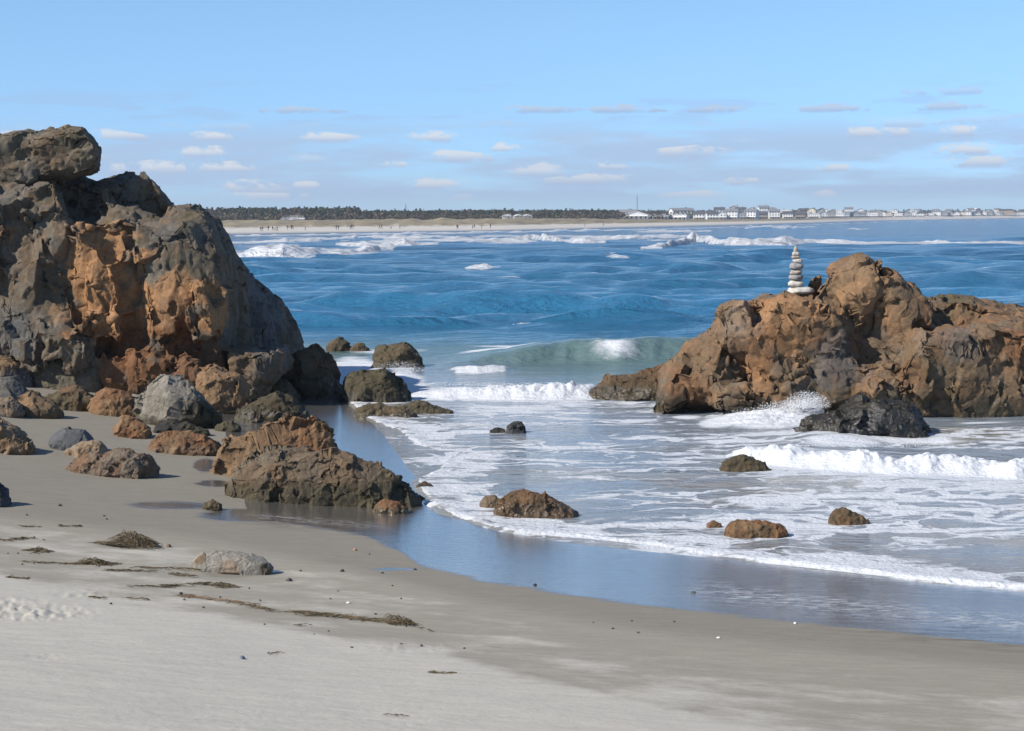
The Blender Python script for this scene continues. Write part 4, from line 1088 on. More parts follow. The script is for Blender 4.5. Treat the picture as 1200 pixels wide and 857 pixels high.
boulder('boulder', [(397, 466), (402, 447), (410, 438), (430, 437), (452, 431), (466, 438), (470, 450), (478, 460), (485, 471)], 472, 'olive weed covered boulder beside the white water left of centre', 'boulder', (('olive', 1), ('weed', .8)), depth=.6, seed=131, zbase=0.0, p=3.0, lowfrac=(.3, 'weed', .6, .6))
boulder('boulder', [(437, 430), (439, 411), (446, 406), (462, 405), (480, 402), (488, 412), (494, 422), (499, 432)], 433, 'square shouldered olive rock with foam breaking over its foot', 'rock', (('olive', 1), ('brown', .6), ('weed', .4)), depth=.6, seed=132, zbase=0.0, p=3.0, lowfrac=(.3, 'weed', .6, .6))
boulder('rock', [(382, 408), (388, 400), (398, 396), (408, 402), (414, 411)], 412, 'small dark rock farthest out beside the cliff corner', 'rock', (('weed', 1), ('brown', .6)), depth=.7, seed=133, zbase=0.0)
boulder('rock', [(410, 409), (420, 402), (428, 404), (433, 411)], 412, 'smallest dark rock awash between the far rock and the square shouldered one', 'rock', (('weed', 1), ('brown', .6)), depth=.7, seed=134, zbase=0.0)
boulder('rock', [(415, 486), (424, 476), (440, 475), (458, 478), (476, 482), (490, 488)], 490, 'low weedy rock with wet glints at the mouth of the channel', 'rock', (('olive', 1), ('weed', .8), ('brown', .4)), depth=.35, seed=135, zbase=0.0, lowfrac=(.4, 'weed', .5, .8))
boulder('rock', [(462, 480), (478, 474), (492, 471), (506, 475), (518, 480), (531, 483)], 485, 'long low dark rock right of the weedy channel rock', 'rock', (('weed', 1), ('olive', .8)), depth=.4, seed=136, zbase=0.0)
boulder('rock', [(592, 506), (597, 499), (606, 496), (614, 498), (618, 508)], 509, 'small black rounded rock alone in the foamy shallows', 'rock', (('black', 1), ('slate', .5)), depth=.8, seed=137, zbase=0.0)
boulder('rock', [(574, 507), (582, 503), (592, 506)], 508, 'tiny flat dark rock touching the left of the small black rock', 'rock', (('black', 1), ('brown', .5)), depth=.7, seed=138, zbase=0.0)
boulder('rock', [(579, 602), (584, 588), (598, 580), (618, 577), (640, 579), (656, 590), (668, 597), (680, 604)], 607, 'wet orange brown rock glistening at the foam edge in the middle', 'rock', (('rust', 1), ('brown', .8), ('weed', .3)), depth=.45, seed=139, zbase=.02, lowfrac=(.5, 'weed', .5, .9))
boulder('rock', [(562, 592), (568, 584), (580, 583), (590, 594)], 596, 'little wet brown rock just left of the glistening orange brown one', 'rock', (('brown', 1), ('grey', .6)), depth=.7, seed=140, zbase=.02)
boulder('rock', [(843, 546), (856, 538), (872, 536), (888, 540), (898, 547), (906, 554)], 555, 'dark olive rock in the foam in front of the black wave-washed boulder', 'rock', (('weed', 1), ('olive', .8), ('brown', .4)), depth=.45, seed=141, zbase=0.0, fac=.8)
boulder('rock', [(850, 623), (858, 615), (878, 613), (898, 616), (912, 619), (924, 626)], 631, 'flat weedy orange rock in the foam, nearest the sand on the right', 'rock', (('rust', .8), ('weed', 1), ('tan', .4)), depth=.45, seed=142, zbase=.0)
boulder('rock', [(971, 608), (978, 601), (990, 599), (1002, 604), (1018, 613)], 616, 'small brown rock farthest right in the foamy shallows', 'rock', (('brown', 1), ('rust', .7), ('weed', .4)), depth=.5, seed=143, zbase=.0)
boulder('rock', [(828, 616), (836, 613), (846, 618)], 619, 'tiny brown rock tip beside the flat weedy orange rock', 'rock', (('brown', 1), ('rust', .7)), depth=.6, seed=144, zbase=.0)
boulder('stone', [(226, 660), (232, 654), (244, 650), (270, 650), (290, 653), (306, 658), (315, 664), (321, 671)], 671, 'smooth pale oblong stone with brown ends, half sunk in open sand', 'stone', (('pale', 1),), depth=.45, seed=145, fac=.0, rough=.3, smooth=True, pert=.0, p=1.6, patches=[(233, 652, 9, 'brown', .9), (313, 665, 10, 'olive', .9), (270, 668, 14, 'tan', .5)])

# ---- the stack of balanced stones on the outcrop
def build_stack():
    mp = [plain('stack_stone_pale', (0.46, 0.43, 0.38), .8, 14, .25), plain('stack_stone_grey', (0.25, 0.24, 0.235), .8, 14, .25), plain('stack_stone_tan', (0.36, 0.31, 0.25), .8, 14, .25)]
    # (centre px, top py, bottom py, left px, right px, material, label)
    S = [(937, 334.5, 343.5, 923, 953, 0, 'wide flat pale stone at the very bottom of the stack'),
         (932, 326.5, 335, 923.3, 942.3, 0, 'chunky whitish stone second from the bottom of the stack'),
         (932, 320, 327, 924, 941.5, 1, 'blue grey flat stone third from the bottom of the stack'),
         (932.8, 314.5, 320.3, 925.5, 940.2, 2, 'squarish light tan stone fourth from the bottom, under the dark grey one'),
         (933.2, 306, 314.8, 925, 941.5, 1, 'dark grey slanted stone in the middle of the stack'),
         (935, 301.6, 306.5, 928.5, 941.3, 0, 'flat pale stone jutting right above the dark grey slanted one'),
         (932.2, 298, 302, 927, 937.8, 2, 'thin tan stone jutting left, third from the top of the stack'),
         (932.4, 293.3, 298.3, 928, 937, 0, 'small whitish stone right under the pointed top stone'),
         (932.5, 286.6, 293.6, 929.8, 935.4, 2, 'small upright pointed tan stone crowning the stack')]
    yc = 43.0
    dg = bpy.context.evaluated_depsgraph_get(); dg.update()
    c0 = PY(937, 343.5, yc)
    zs = []
    for dx in (-.2, 0, .2):
        for dyy in (-.15, .1):
            hit, loc, nn, idx = OUT.ray_cast(Vector((c0[0] + dx, c0[1] + dyy, 20)) - OUT.location, Vector((0, 0, -1)))
            if hit: zs.append(loc.z + OUT.location.z)
    dz = (float(np.median(zs)) - c0[2] - .02) if zs else 0.0
    dz = max(-.25, min(.2, dz))
    rng = np.random.RandomState(4)
    z_prev = None
    for i, (cx_, t, b, l, r, mi, lab) in enumerate(S):
        c = PY(0.5 * (l + r), 0.5 * (t + b), yc)
        w = (r - l) / F * yc / 2; h = (b - t) / F * yc / 2 * 1.06
        bm = bmesh.new()
        bmesh.ops.create_icosphere(bm, subdivisions=4, radius=1)
        V = np.array([v.co[:] for v in bm.verts])
        pw = 0.72 if i < 8 else 0.95
        V = np.sign(V) * np.abs(V) ** pw
        V = V * (1 + 0.16 * perlin(V * 1.1 + i * 3.7, i)[:, None] + 0.05 * perlin(V * 3 + i, i + 3)[:, None])
        if i == 8:
            k = np.clip((V[:, 2] + 1) / 2, 0, 1); V[:, 0] *= 1.0 - 0.55 * k; V[:, 1] *= 1.0 - 0.5 * k
        if i == 4: V[:, 2] -= 0.35 * V[:, 0] * (V[:, 2] > 0) * 0.8
        V = V / np.abs(V).max(0)
        V = V * np.array((w, w * rng.uniform(.75, 1.0), h))
        for v, q in zip(bm.verts, V): v.co = q
        me = bpy.data.meshes.new('stone'); bm.to_mesh(me); bm.free()
        me.polygons.foreach_set('use_smooth', np.ones(len(me.polygons), bool))
        o = link('stone', me, mp[mi])
        o.location = (c[0], c[1], c[2] + dz); o.rotation_euler = (rng.normal(0, .02), rng.normal(0, .03), rng.uniform(-.4, .4))
        tag(o, lab, 'stone', 'balanced stones stacked on the right outcrop')
build_stack()

# ================================================================== FAR SHORE THINGS
def build_forest():
    rng = np.random.RandomState(17)
    Vs = []; Fs = []; Cs = []
    n = 0
    def crown(p, w, h, base, pine, nq):
        nonlocal n
        k = rng.uniform(0, 1, nq)
        ang = rng.uniform(0, 6.283, nq)
        prof = (1 - k) ** 0.7 * 0.9 + 0.12 if pine else np.sqrt(np.clip(1 - (2 * k - 1) ** 2, 0.05, 1))
        rad = prof * w / 2 * np.sqrt(rng.uniform(.3, 1, nq))
        c = np.column_stack([p[0] + rad * np.cos(ang), p[1] + rad * np.sin(ang), p[2] + h * (0.12 + .88 * k)])
        s = rng.uniform(.05, .13, nq) * w
        a = rng.normal(size=(nq, 3)); a /= np.linalg.norm(a, axis=1)[:, None]
        b = np.cross(a, rng.normal(size=(nq, 3))); b /= np.linalg.norm(b, axis=1)[:, None]
        q = np.stack([c - a * s[:, None], c - b * s[:, None], c + a * s[:, None], c + b * s[:, None]], 1).reshape(-1, 3)
        Vs.append(q); Fs.append(np.arange(nq * 4).reshape(-1, 4) + n); n += nq * 4
        cc = base * rng.uniform(.75, 1.25, (nq, 1)); Cs.append(np.repeat(cc, 4, 0))
    pal = [np.array((.050, .062, .028)), np.array((.075, .070, .040)), np.array((.085, .062, .042)), np.array((.038, .055, .030))]
    for i in range(3400):
        px = rng.uniform(-420, 1300)
        f = rng.uniform(0, 1)
        back = 205 + 330 * f
        left = 1 - np.clip((px - 640) / 500, 0, 1)
        h = (rng.uniform(7.8, 9.3) * (0.9 + .25 * (px < 420)) + 1.2 * f) * .62
        if px > 720: back += 220 + 120 * rng.rand(); h *= 1.12 + .2 * np.clip((px - 720) / 400, 0, 1)
        if px > 985 and rng.rand() < .72: continue
        p = far_pt(px, back, 3.4)
        pine = rng.rand() < .35
        if pine and rng.rand() < .25: h *= 1.15
        crown(p, h * rng.uniform(.5, .8) * (.75 if pine else 1), h, pal[rng.randint(4)], pine, 110)
    # shrub edge
    for i in range(1200):
        px = rng.uniform(-420, 1150)
        p = far_pt(px, rng.uniform(185, 215), 3.0)
        h = rng.uniform(2, 4.2)
        crown(p, h * 1.5, h, pal[rng.randint(1, 3)], False, 20)
    me = mesh_np('forest', np.vstack(Vs), np.vstack(Fs), False)
    add_c(me, 'col', np.vstack(Cs))
    o = link('forest', me, vcol_mat('distant_foliage'))
    tag(o, 'dark hazy belt of mixed woodland behind the far dunes', 'woodland', kind='stuff')
build_forest()

def box(bm, x0, x1, y0, y1, z0, z1):
    v = [bm.verts.new(c) for c in ((x0, y0, z0), (x1, y0, z0), (x1, y1, z0), (x0, y1, z0), (x0, y0, z1), (x1, y0, z1), (x1, y1, z1), (x0, y1, z1))]
    for f in ((3, 2, 1, 0), (4, 5, 6, 7), (0, 1, 5, 4), (1, 2, 6, 5), (2, 3, 7, 6), (3, 0, 4, 7)): bm.faces.new([v[i] for i in f])
def bmobj(name, bm, mat, parent=None):
    bmesh.ops.recalc_face_normals(bm, faces=bm.faces)
    me = bpy.data.meshes.new(name); bm.to_mesh(me); bm.free()
    return link(name, me, mat, parent)
WALLS = {'white': plain('white_clapboard', (.72, .72, .70), .7, 1, .06), 'grey': plain('grey_shingle', (.30, .31, .32), .8, 1, .12), 'cream': plain('cream_clapboard', (.62, .55, .42), .7, 1, .06), 'blue grey': plain('blue_grey_shingle', (.26, .31, .37), .8, 1, .1), 'brown': plain('brown_shingle', (.16, .12, .09), .8, 1, .1), 'tan': plain('tan_clapboard', (.50, .38, .22), .7, 1, .06)}
ROOFS = {'grey': plain('grey_roof', (.20, .20, .21), .8, 1, .12), 'dark': plain('dark_roof', (.085, .085, .095), .8, 1, .12), 'white': plain('pale_roof', (.58, .58, .57), .7, 1, .06), 'brown': plain('brown_roof', (.17, .12, .09), .8, 1, .1)}
MAT_GLASS = plain('dark_window_glass', (.035, .045, .055), .15, 2, .1)
MAT_TRIM = plain('white_trim', (.75, .75, .74), .6, 2, .05)
house_protos = {}
def make_house(wall, roof, w, d, h, rh, kind, storeys):
    root = empty('house', (0, 0, 0))
    bm = bmesh.new(); box(bm, -w / 2, w / 2, -d / 2, d / 2, -1, h)
    if kind == 'gable':      # gable towards the sea
        for y in (-d / 2 + .002, d / 2 - .002):
            vs_ = [bm.verts.new(c) for c in ((-w / 2, y, h), (w / 2, y, h), (0, y, h + rh))]; bm.faces.new(vs_)
    elif kind == 'side':
        for x in (-w / 2 + .002, w / 2 - .002):
            vs_ = [bm.verts.new(c) for c in ((x, -d / 2, h), (x, d / 2, h), (x, 0, h + rh))]; bm.faces.new(vs_)
    bmobj('wall', bm, WALLS[wall], root)
    bm = bmesh.new(); e = .45; th = .25
    if kind == 'gable':
        for s in (-1, 1):
            q = [(0, h + rh), (0, h + rh + th), (s * (w / 2 + e), h - e * rh / (w / 2) + th), (s * (w / 2 + e), h - e * rh / (w / 2))]
            a = [bm.verts.new((x, -d / 2 - e, z)) for x, z in q]; b = [bm.verts.new((x, d / 2 + e, z)) for x, z in q]
            bm.faces.new(a); bm.faces.new(b[::-1])
            for i in range(4): bm.faces.new((a[i], a[(i + 1) % 4], b[(i + 1) % 4], b[i]))
    elif kind == 'side':
        for s in (-1, 1):
            q = [(0, h + rh), (0, h + rh + th), (s * (d / 2 + e), h - e * rh / (d / 2) + th), (s * (d / 2 + e), h - e * rh / (d / 2))]
            a = [bm.verts.new((-w / 2 - e, y, z)) for y, z in q]; b = [bm.verts.new((w / 2 + e, y, z)) for y, z in q]
            bm.faces.new(a); bm.faces.new(b[::-1])
            for i in range(4): bm.faces.new((a[i], a[(i + 1) % 4], b[(i + 1) % 4], b[i]))
    else:
        box(bm, -w / 2 - .3, w / 2 + .3, -d / 2 - .3, d / 2 + .3, h + .003, h + .4)
    rf = bmobj('roof', bm, ROOFS[roof], root)
    if kind != 'flat':
        bm = bmesh.new(); box(bm, w * .18, w * .18 + .8, -.2, .6, h, h + rh + .9); bmobj('chimney', bm, WALLS['brown'], rf)
    nw = max(2, int(w / 2.6))
    for st in range(storeys):
        z0 = .9 + st * 2.8
        if z0 + 1.5 > h: break
        for k in range(nw):
            x = -w / 2 + w * (k + .5) / nw
            bm = bmesh.new(); box(bm, x - .62, x + .62, -d / 2 - .05, -d / 2 + .05, z0 - .1, z0 + 1.6)
            wd = bmobj('window', bm, MAT_TRIM, root)
            bm = bmesh.new(); box(bm, x - .48, x + .48, -d / 2 - .08, -d / 2 - .052, z0, z0 + 1.5)
            bmobj('pane', bm, MAT_GLASS, wd)
    bm = bmesh.new(); box(bm, -w / 2 + .3, w / 2 - .3, -d / 2 - 1.8, -d / 2 - .06, 2.55, 2.75); 
    for k in range(nw + 1):
        x = -w / 2 + .35 + (w - .7) * k / nw
        box(bm, x - .07, x + .07, -d / 2 - 1.75, -d / 2 - 1.6, -1, 2.545); box(bm, x - .05, x + .05, -d / 2 - 1.75, -d / 2 - 1.65, 2.753, 3.6)
    box(bm, -w / 2 + .3, w / 2 - .3, -d / 2 - 1.76, -d / 2 - 1.64, 3.603, 3.7)
    bmobj('porch', bm, MAT_TRIM, root)
    return root
def copy_tree(o, parent=None):
    c = o.copy(); COL.objects.link(c)
    if parent: c.parent = parent
    for ch in list(o.children): copy_tree(ch, c)
    return c
def place_house(px, back, wall, roof, w, d, h, rh, kind, storeys, label, group=None, z=None):
    key = (wall, roof, w, d, h, rh, kind, storeys)
    if key not in house_protos:
        o = make_house(*key); house_protos[key] = o
    else:
        o = copy_tree(house_protos[key])
    p = far_pt(px, back, 0)
    o.location = (p.x, p.y, 2.2 if z is None else z)
    o.rotation_euler = (0, 0, -math.atan2(p.x, p.y) + RNG_H.normal(0, .15))
    sc_ = (.62, .8, .62) if px > 800 else (.85, .85, .7)
    o.scale = sc_
    tag(o, label, 'house', group)
    return o
RNG_H = np.random.RandomState(23)
G_H = 'beach houses along the far shore'
# single ones that can be told apart
place_house(337, 185, 'grey', 'grey', 8, 9, 1.2, .9, 'side', 1, 'low grey roofed house half hidden behind the dunes far left', G_H, 3.3)
place_house(346, 180, 'grey', 'white', 7, 8, 1.0, .9, 'side', 1, 'narrow pale house touching the low one behind the far left dunes', G_H, 3.6)
for px, wl, lab in ((594, 'white', 'leftmost of three tiny white houses before the dark woods mid shore'), (604, 'white', 'middle one of three tiny white houses before the dark woods mid shore'), (613, 'white', 'rightmost of three tiny white houses before the dark woods mid shore')):
    place_house(px, 172, wl, 'white', 5, 7, 2.2, 1.2, 'gable', 1, lab, G_H, 3.5)
place_house(732, 330, 'white', 'grey', 14, 10, 4.0, 2.4, 'side', 1, 'white low house beside the trees, left of the white gabled house', G_H, 4.4)
place_house(745.5, 190, 'white', 'white', 15, 11, 3.6, 3.0, 'gable', 1, 'white gabled house standing alone left of the house row', G_H, 3.0)
place_house(764, 210, 'grey', 'grey', 21, 10, 3.2, 1.6, 'side', 1, 'long low grey house between the lone gabled house and the row', G_H, 2.6)
place_house(783, 185, 'white', 'white', 20, 11, 4.6, .5, 'flat', 2, 'long pale flat roofed block at the left start of the row', G_H)
place_house(791.5, 250, 'white', 'grey', 16, 11, 8.6, 2.0, 'side', 3, 'tallest white building at the left start of the row', G_H)
KINDS = [('white', 'grey', 10, 10, 5.9, 2.6, 'gable', 2), ('white', 'dark', 11, 10, 6.0, 2.4, 'side', 2), ('grey', 'dark', 10, 10, 5.9, 2.6, 'gable', 2), ('white', 'white', 13, 10, 6.2, .5, 'flat', 2), ('blue grey', 'grey', 11, 10, 6.0, 2.5, 'side', 2), ('cream', 'grey', 10, 10, 5.9, 2.6, 'gable', 2), ('brown', 'dark', 12, 10, 5.8, 2.4, 'side', 2), ('grey', 'white', 11, 10, 8.4, 2.2, 'gable', 3), ('white', 'grey', 12, 10, 8.4, 2.2, 'side', 3)]
def kind_label(k):
    shape = {'gable': 'gable facing the sea', 'side': 'ridge along the shore', 'flat': 'with a flat roof'}[k[6]]
    return '%s %s house %s, in the row' % ({2: 'two-storey', 3: 'three-storey'}[k[7]], k[0] + '-walled ' + k[1] + '-roofed', shape)
rk = np.random.RandomState(31)
x = 800.0
while x < 1290:
    k = KINDS[rk.choice(len(KINDS), p=[.17, .15, .10, .14, .08, .07, .06, .08, .15])]
    d_here = np.linalg.norm([np.interp(x, FARPX, FAR[:, 0]), np.interp(x, FARPX, FAR[:, 1])]) + 170
    wpx = k[2] / d_here * F
    place_house(x + wpx / 2, 150 + rk.uniform(0, 40), *k, kind_label(k), G_H)
    if rk.rand() < .7:
        k2 = KINDS[rk.choice(len(KINDS))]
        place_house(x + wpx / 2 + rk.uniform(-4, 4), 240 + rk.uniform(0, 60), *k2, kind_label(k2).replace('in the row', 'behind the front row'), G_H, 5.0)
    x += .62 * wpx * rk.uniform(.9, 1.1)
place_house(1174, 150, 'tan', 'dark', 26, 14, 10.5, 2.4, 'side', 3, 'large tan block standing tallest at the right end of the row', G_H)

# masts above the woods
MAT_MAST = plain('mast_steel', (.20, .21, .22), .5, 4, .1)
def mast(px, back, h, label):
    p = far_pt(px, back, 3.5)
    root = empty('radio_mast', p)
    bm = bmesh.new(); box(bm, -.28, .28, -.28, .28, -1, h); bmobj('tower', bm, MAT_MAST, root)
    bm = bmesh.new(); box(bm, -.15, .15, -.15, .15, h + .003, h * 1.12); bmobj('antenna', bm, MAT_MAST, root)
    tag(root, label, 'mast')
mast(746, 700, 18.0, 'thin dark radio mast above the woods left of the house row')
mast(474, 600, 10.0, 'faint short mast poking over the far left woods')

# people on the far beach
def make_person(top, legs, pose, rng):
    me = bpy.data.meshes.new('person')
    st = .16 if pose == 'stand' else .34
    pts = [(0, 0, .95), (0, 0, 1.2), (0, 0, 1.42), (0, .01, 1.52), (0, .01, 1.66), (0, .01, 1.76),
           (-.19, 0, 1.40), (-.25, .02, 1.12), (-.24, -.10, .88), (.19, 0, 1.40), (.25, .02, 1.12), (.23, -.08, .88),
           (-.10, 0, .90), (-.12, -st / 2, .48), (-.13, -st, .07), (-.13, -st - .14, .04), (.10, 0, .90), (.12, st / 3, .48), (.13, st, .09), (.13, st - .13, .04)]
    ed = [(0, 1), (1, 2), (2, 3), (3, 4), (4, 5), (2, 6), (6, 7), (7, 8), (2, 9), (9, 10), (10, 11), (0, 12), (12, 13), (13, 14), (14, 15), (0, 16), (16, 17), (17, 18), (18, 19)]
    rad = [.15, .15, .15, .06, .10, .075, .075, .055, .04, .075, .055, .04, .10, .075, .05, .04, .10, .075, .05, .04]
    me.from_pydata(pts, ed, []); me.update()
    o = bpy.data.objects.new('tmp', me); COL.objects.link(o)
    sk = o.modifiers.new('s', 'SKIN'); 
    for i, v in enumerate(me.skin_vertices[0].data):
        v.radius = (rad[i], rad[i] * .8); v.use_root = (i == 0)
    ss = o.modifiers.new('ss', 'SUBSURF'); ss.levels = 2
    dg = bpy.context.evaluated_depsgraph_get(); dg.update()
    out = bpy.data.meshes.new_from_object(o.evaluated_get(dg))
    bpy.data.objects.remove(o); bpy.data.meshes.remove(me)
    V = get_v(out)
    skin = np.array((.42, .25, .17))
    c = np.where(V[:, 2:3] > 1.5, skin, np.where(V[:, 2:3] > .93, np.array(top), np.array(legs)))
    hand = (np.abs(V[:, 0]) > .18) & (V[:, 2] < .95) & (V[:, 2] > .8)
    c[hand] = skin
    hair = (V[:, 2] > 1.68) | ((V[:, 2] > 1.6) & (V[:, 1] > .05))
    c[hair] = (.05, .035, .025)
    add_c(out, 'col', c)
    out.polygons.foreach_set('use_smooth', np.ones(len(out.polygons), bool))
    return out
MAT_PERSON = vcol_mat('clothed_figure', .8)
PP = [((.03, .03, .04), (.03, .03, .05), 'walk', 'dark clothed person walking on the far beach'), ((.05, .06, .10), (.20, .18, .15), 'stand', 'person in navy top and light trousers standing on the far beach'), ((.45, .43, .40), (.04, .04, .06), 'walk', 'person in a pale top and dark trousers walking on the far beach'), ((.25, .05, .04), (.04, .04, .05), 'stand', 'person in a dull red top standing on the far beach')]
prng = np.random.RandomState(2)
pm = [make_person(a, b, c, prng) for a, b, c, d in PP]
for m_ in pm: m_.materials.append(MAT_PERSON)
for i, (px, back) in enumerate(((304.5, 14), (306.5, 15), (313, 22), (318, 19), (320.5, 22), (323, 15), (335, 22), (339.5, 30), (341, 29), (355.5, 20), (392.5, 22), (395, 20), (409.5, 26), (411, 27), (413, 26), (444, 24), (446.5, 25), (457, 20), (467, 22), (533.5, 18), (534.5, 17), (552, 17), (554.5, 18), (563, 17), (574, 18), (677, 20), (700, 18))):
    k = (0, 1, 0, 0, 2, 0, 1, 0, 0, 3, 0, 0, 2, 0, 1, 0, 0, 2, 1, 0, 3, 2, 0, 2, 0, 2, 0)[i]
    p = far_pt(px, back, 0)
    z = float(dune_z(np.array([px]), np.array([float(back)]))[0])
    o = bpy.data.objects.new('person', pm[k]); COL.objects.link(o)
    o.location = (p.x, p.y, z); o.rotation_euler = (0, 0, prng.uniform(0, 6.28))
    tag(o, PP[k][3], 'person', 'people strolling on the far beach')

# ================================================================== BEACH LITTER
def tube_np(path, rad, n=5):
    path = np.array(path); T = np.gradient(path, axis=0); T /= np.linalg.norm(T, axis=1)[:, None] + 1e-9
    A = np.cross(T, (0.1, 0.2, 1.0)); A /= np.linalg.norm(A, axis=1)[:, None] + 1e-9
    B = np.cross(T, A)
    a = np.linspace(0, 2 * math.pi, n, endpoint=False)
    k = len(path); tt = np.linspace(0, 1, k)
    r = rad * (0.35 + 0.65 * np.sin(np.pi * np.clip(tt * .9 + .05, 0, 1)))
    V = path[:, None, :] + r[:, None, None] * (np.cos(a)[None, :, None] * A[:, None, :] + np.sin(a)[None, :, None] * B[:, None, :])
    Fq = []
    for i in range(k - 1):
        for j in range(n):
            Fq.append((i * n + j, i * n + (j + 1) % n, (i + 1) * n + (j + 1) % n, (i + 1) * n + j))
    return V.reshape(-1, 3), np.array(Fq)
def weed_mat():
    m, nt, b, o = new_mat('dried_seaweed')
    n = noise(nt, objco(nt), 30, 4)
    c = mixc(nt, maprange(nt, n, .35, .65), (.050, .038, .018), (.150, .105, .045))
    nt.links.new(c, b.inputs['Base Color']); b.inputs['Roughness'].default_value = .6
    return m
MAT_WEED = weed_mat()
MAT_WOOD = plain('driftwood', (.17, .11, .06), .8, 20, .3)
def litter(name, px0, py0, px1, py1, hpx, label, cat='seaweed', dens=60, seed=1, peak=0.75, mat=None, group=None, lay=0.0):
    """a tangle of strands lying between two photo points, heaped hpx high at its peak"""
    rng = np.random.RandomState(seed)
    a = GS(px0, py0)[0]; b = GS(px1, py1)[0]
    L = np.linalg.norm(b - a); d = (b - a) / L
    side = np.array((-d[1], d[0], 0))
    hh = hpx / F * a[1]
    Vs = []; Fs = []; n = 0
    for i in range(dens):
        t0 = np.clip(rng.beta(2.2 * peak + .6, 2.2 * (1 - peak) + .6) if hpx > 3 else rng.uniform(0, 1), 0, 1)
        env = np.exp(-((t0 - peak) / .28) ** 2) if hpx > 3 else .5
        ln = min(L * rng.uniform(.12, .4), .5) + hh * .3
        k = 7
        ang = rng.normal(0, .6 if hpx <= 3 else 1.0)
        dirv = d * math.cos(ang) + side * math.sin(ang)
        hz = hh * env * rng.uniform(0, 1) ** .8
        wid = (hh * 2.2 * env + .02) * rng.normal(0, .8)
        c = a + d * L * t0 + side * wid
        s = np.linspace(-.5, .5, k)[:, None]
        path = c + dirv * ln * s + side * (.12 * ln * np.sin(s * rng.uniform(4, 9) + rng.uniform(0, 6)))
        zz = sand_z(path[:, :2]) + .004 + hz * np.exp(-((s[:, 0]) / .35) ** 2) + .006 * rng.rand()
        path[:, 2] = zz
        V, Fq = tube_np(path, max(.0018, .0010 * a[1] / 6) * rng.uniform(.6, 1.5), 4)
        Vs.append(V); Fs.append(Fq + n); n += len(V)
    V = np.vstack(Vs); base = np.array((a + b) / 2); base[2] = float(sand_z(base[:2])[0])
    me = mesh_np(name, V - base, np.vstack(Fs))
    o = link(name, me, mat or MAT_WEED); o.location = base
    tag(o, label, cat, group)
G_W = 'seaweed clumps left by the tide'
litter('seaweed_clump', 112, 637, 178, 638, 13, 'biggest heaped clump of brown seaweed on the open sand', dens=340, seed=1, peak=.72, group=G_W)
litter('seaweed_clump', 86, 661, 137, 661, 6, 'low oval clump of seaweed just below the biggest clump', dens=150, seed=2, peak=.5, group=G_W)
litter('seaweed_clump', 26, 645, 60, 647, 5, 'loose curled seaweed wisp left of the clumps, near the left edge', dens=60, seed=3, peak=.6, group=G_W)
litter('seaweed_clump', 244, 686, 284, 689, 4.5, 'small seaweed clump below the pale oblong stone', dens=80, seed=4, peak=.4, group=G_W)
litter('seaweed_clump', 455, 732, 484, 731, 9, 'tufted knot of seaweed at the right end of the longest strand', dens=150, seed=5, peak=.6, group=G_W)
litter('seaweed_strand', 347, 718, 470, 731, 2.6, 'longest dark strand of seaweed crossing the sand to a tufted knot', dens=90, seed=6, group=G_W)
litter('seaweed_strand', 212, 698, 284, 707, 2.6, 'straight tan stalk of seaweed on the dry sand edge', dens=46, seed=7, group=G_W, mat=MAT_WOOD)
litter('seaweed_strand', 280, 707, 322, 717, 2.4, 'short ragged strand continuing right of the tan stalk', dens=34, seed=8, group=G_W)
litter('seaweed_strand', 28, 659, 85, 662, 2.2, 'thin strand leading left from the low oval clump', dens=22, seed=9, group=G_W)
litter('seaweed_strand', 125, 669, 180, 670, 2.4, 'thin broken strand below the low oval clump', dens=36, seed=10, group=G_W)
litter('seaweed_strand', 160, 665, 232, 668, 1.8, 'fine straight strand left of the pale oblong stone', dens=26, seed=11, group=G_W)
litter('seaweed_strand', 185, 688, 245, 684, 2.2, 'winding dark strand leading to the small clump below the stone', dens=40, seed=12, group=G_W)
litter('seaweed_strand', 8, 677, 33, 679, 3, 'short dark seaweed scrap near the left edge on pale sand', dens=40, seed=13, group=G_W)
litter('seaweed_strand', 0, 634, 32, 631, 2.4, 'curved dark strand touching the left edge', dens=30, seed=14, group=G_W)
litter('seaweed_strand', 22, 617, 48, 618, 1.6, 'faint thin strand highest up on the left sand', dens=16, seed=15, group=G_W)
litter('seaweed_strand', 68, 617, 94, 617, 2.2, 'thin strand with a dark end above the biggest clump', dens=20, seed=16, group=G_W)
litter('seaweed_strand', 152, 688, 182, 687, 1.6, 'faint hair-thin strand on the dry sand left of the winding strand', dens=14, seed=17, group=G_W)
litter('seaweed_strand', 200, 673, 226, 676, 3, 'small knotted scrap of seaweed left below the pale stone', dens=40, seed=18, group=G_W)
litter('seaweed_strand', 504, 789, 532, 790, 2.4, 'isolated dark seaweed scrap on the lower middle sand', dens=30, seed=19, group=G_W)
litter('seaweed_strand', 348, 734, 362, 732, 2.2, 'short dark twig below the longest seaweed strand', dens=12, seed=20, group=G_W)
litter('seaweed_strand', 314, 768, 328, 765, 2.2, 'single dark splinter right of the blue grey pebble', dens=10, seed=21, group=G_W)
litter('seaweed_strand', 452, 838, 476, 840, 2.0, 'small dark twig lowest on the sand near the bottom edge', dens=12, seed=22, group=G_W)
litter('seaweed_strand', 490, 736, 510, 741, 1.4, 'thin tail strand right of the tufted knot', dens=8, seed=23, group=G_W)
litter('seaweed_strand', 104, 700, 122, 702, 2.6, 'dark scrap by the churned sand lumps', dens=24, seed=24, group=G_W)
litter('seaweed_strand', 150, 702, 174, 703, 2.4, 'faded scrap lying in the ring of pale dry sand', dens=20, seed=25, group=G_W)

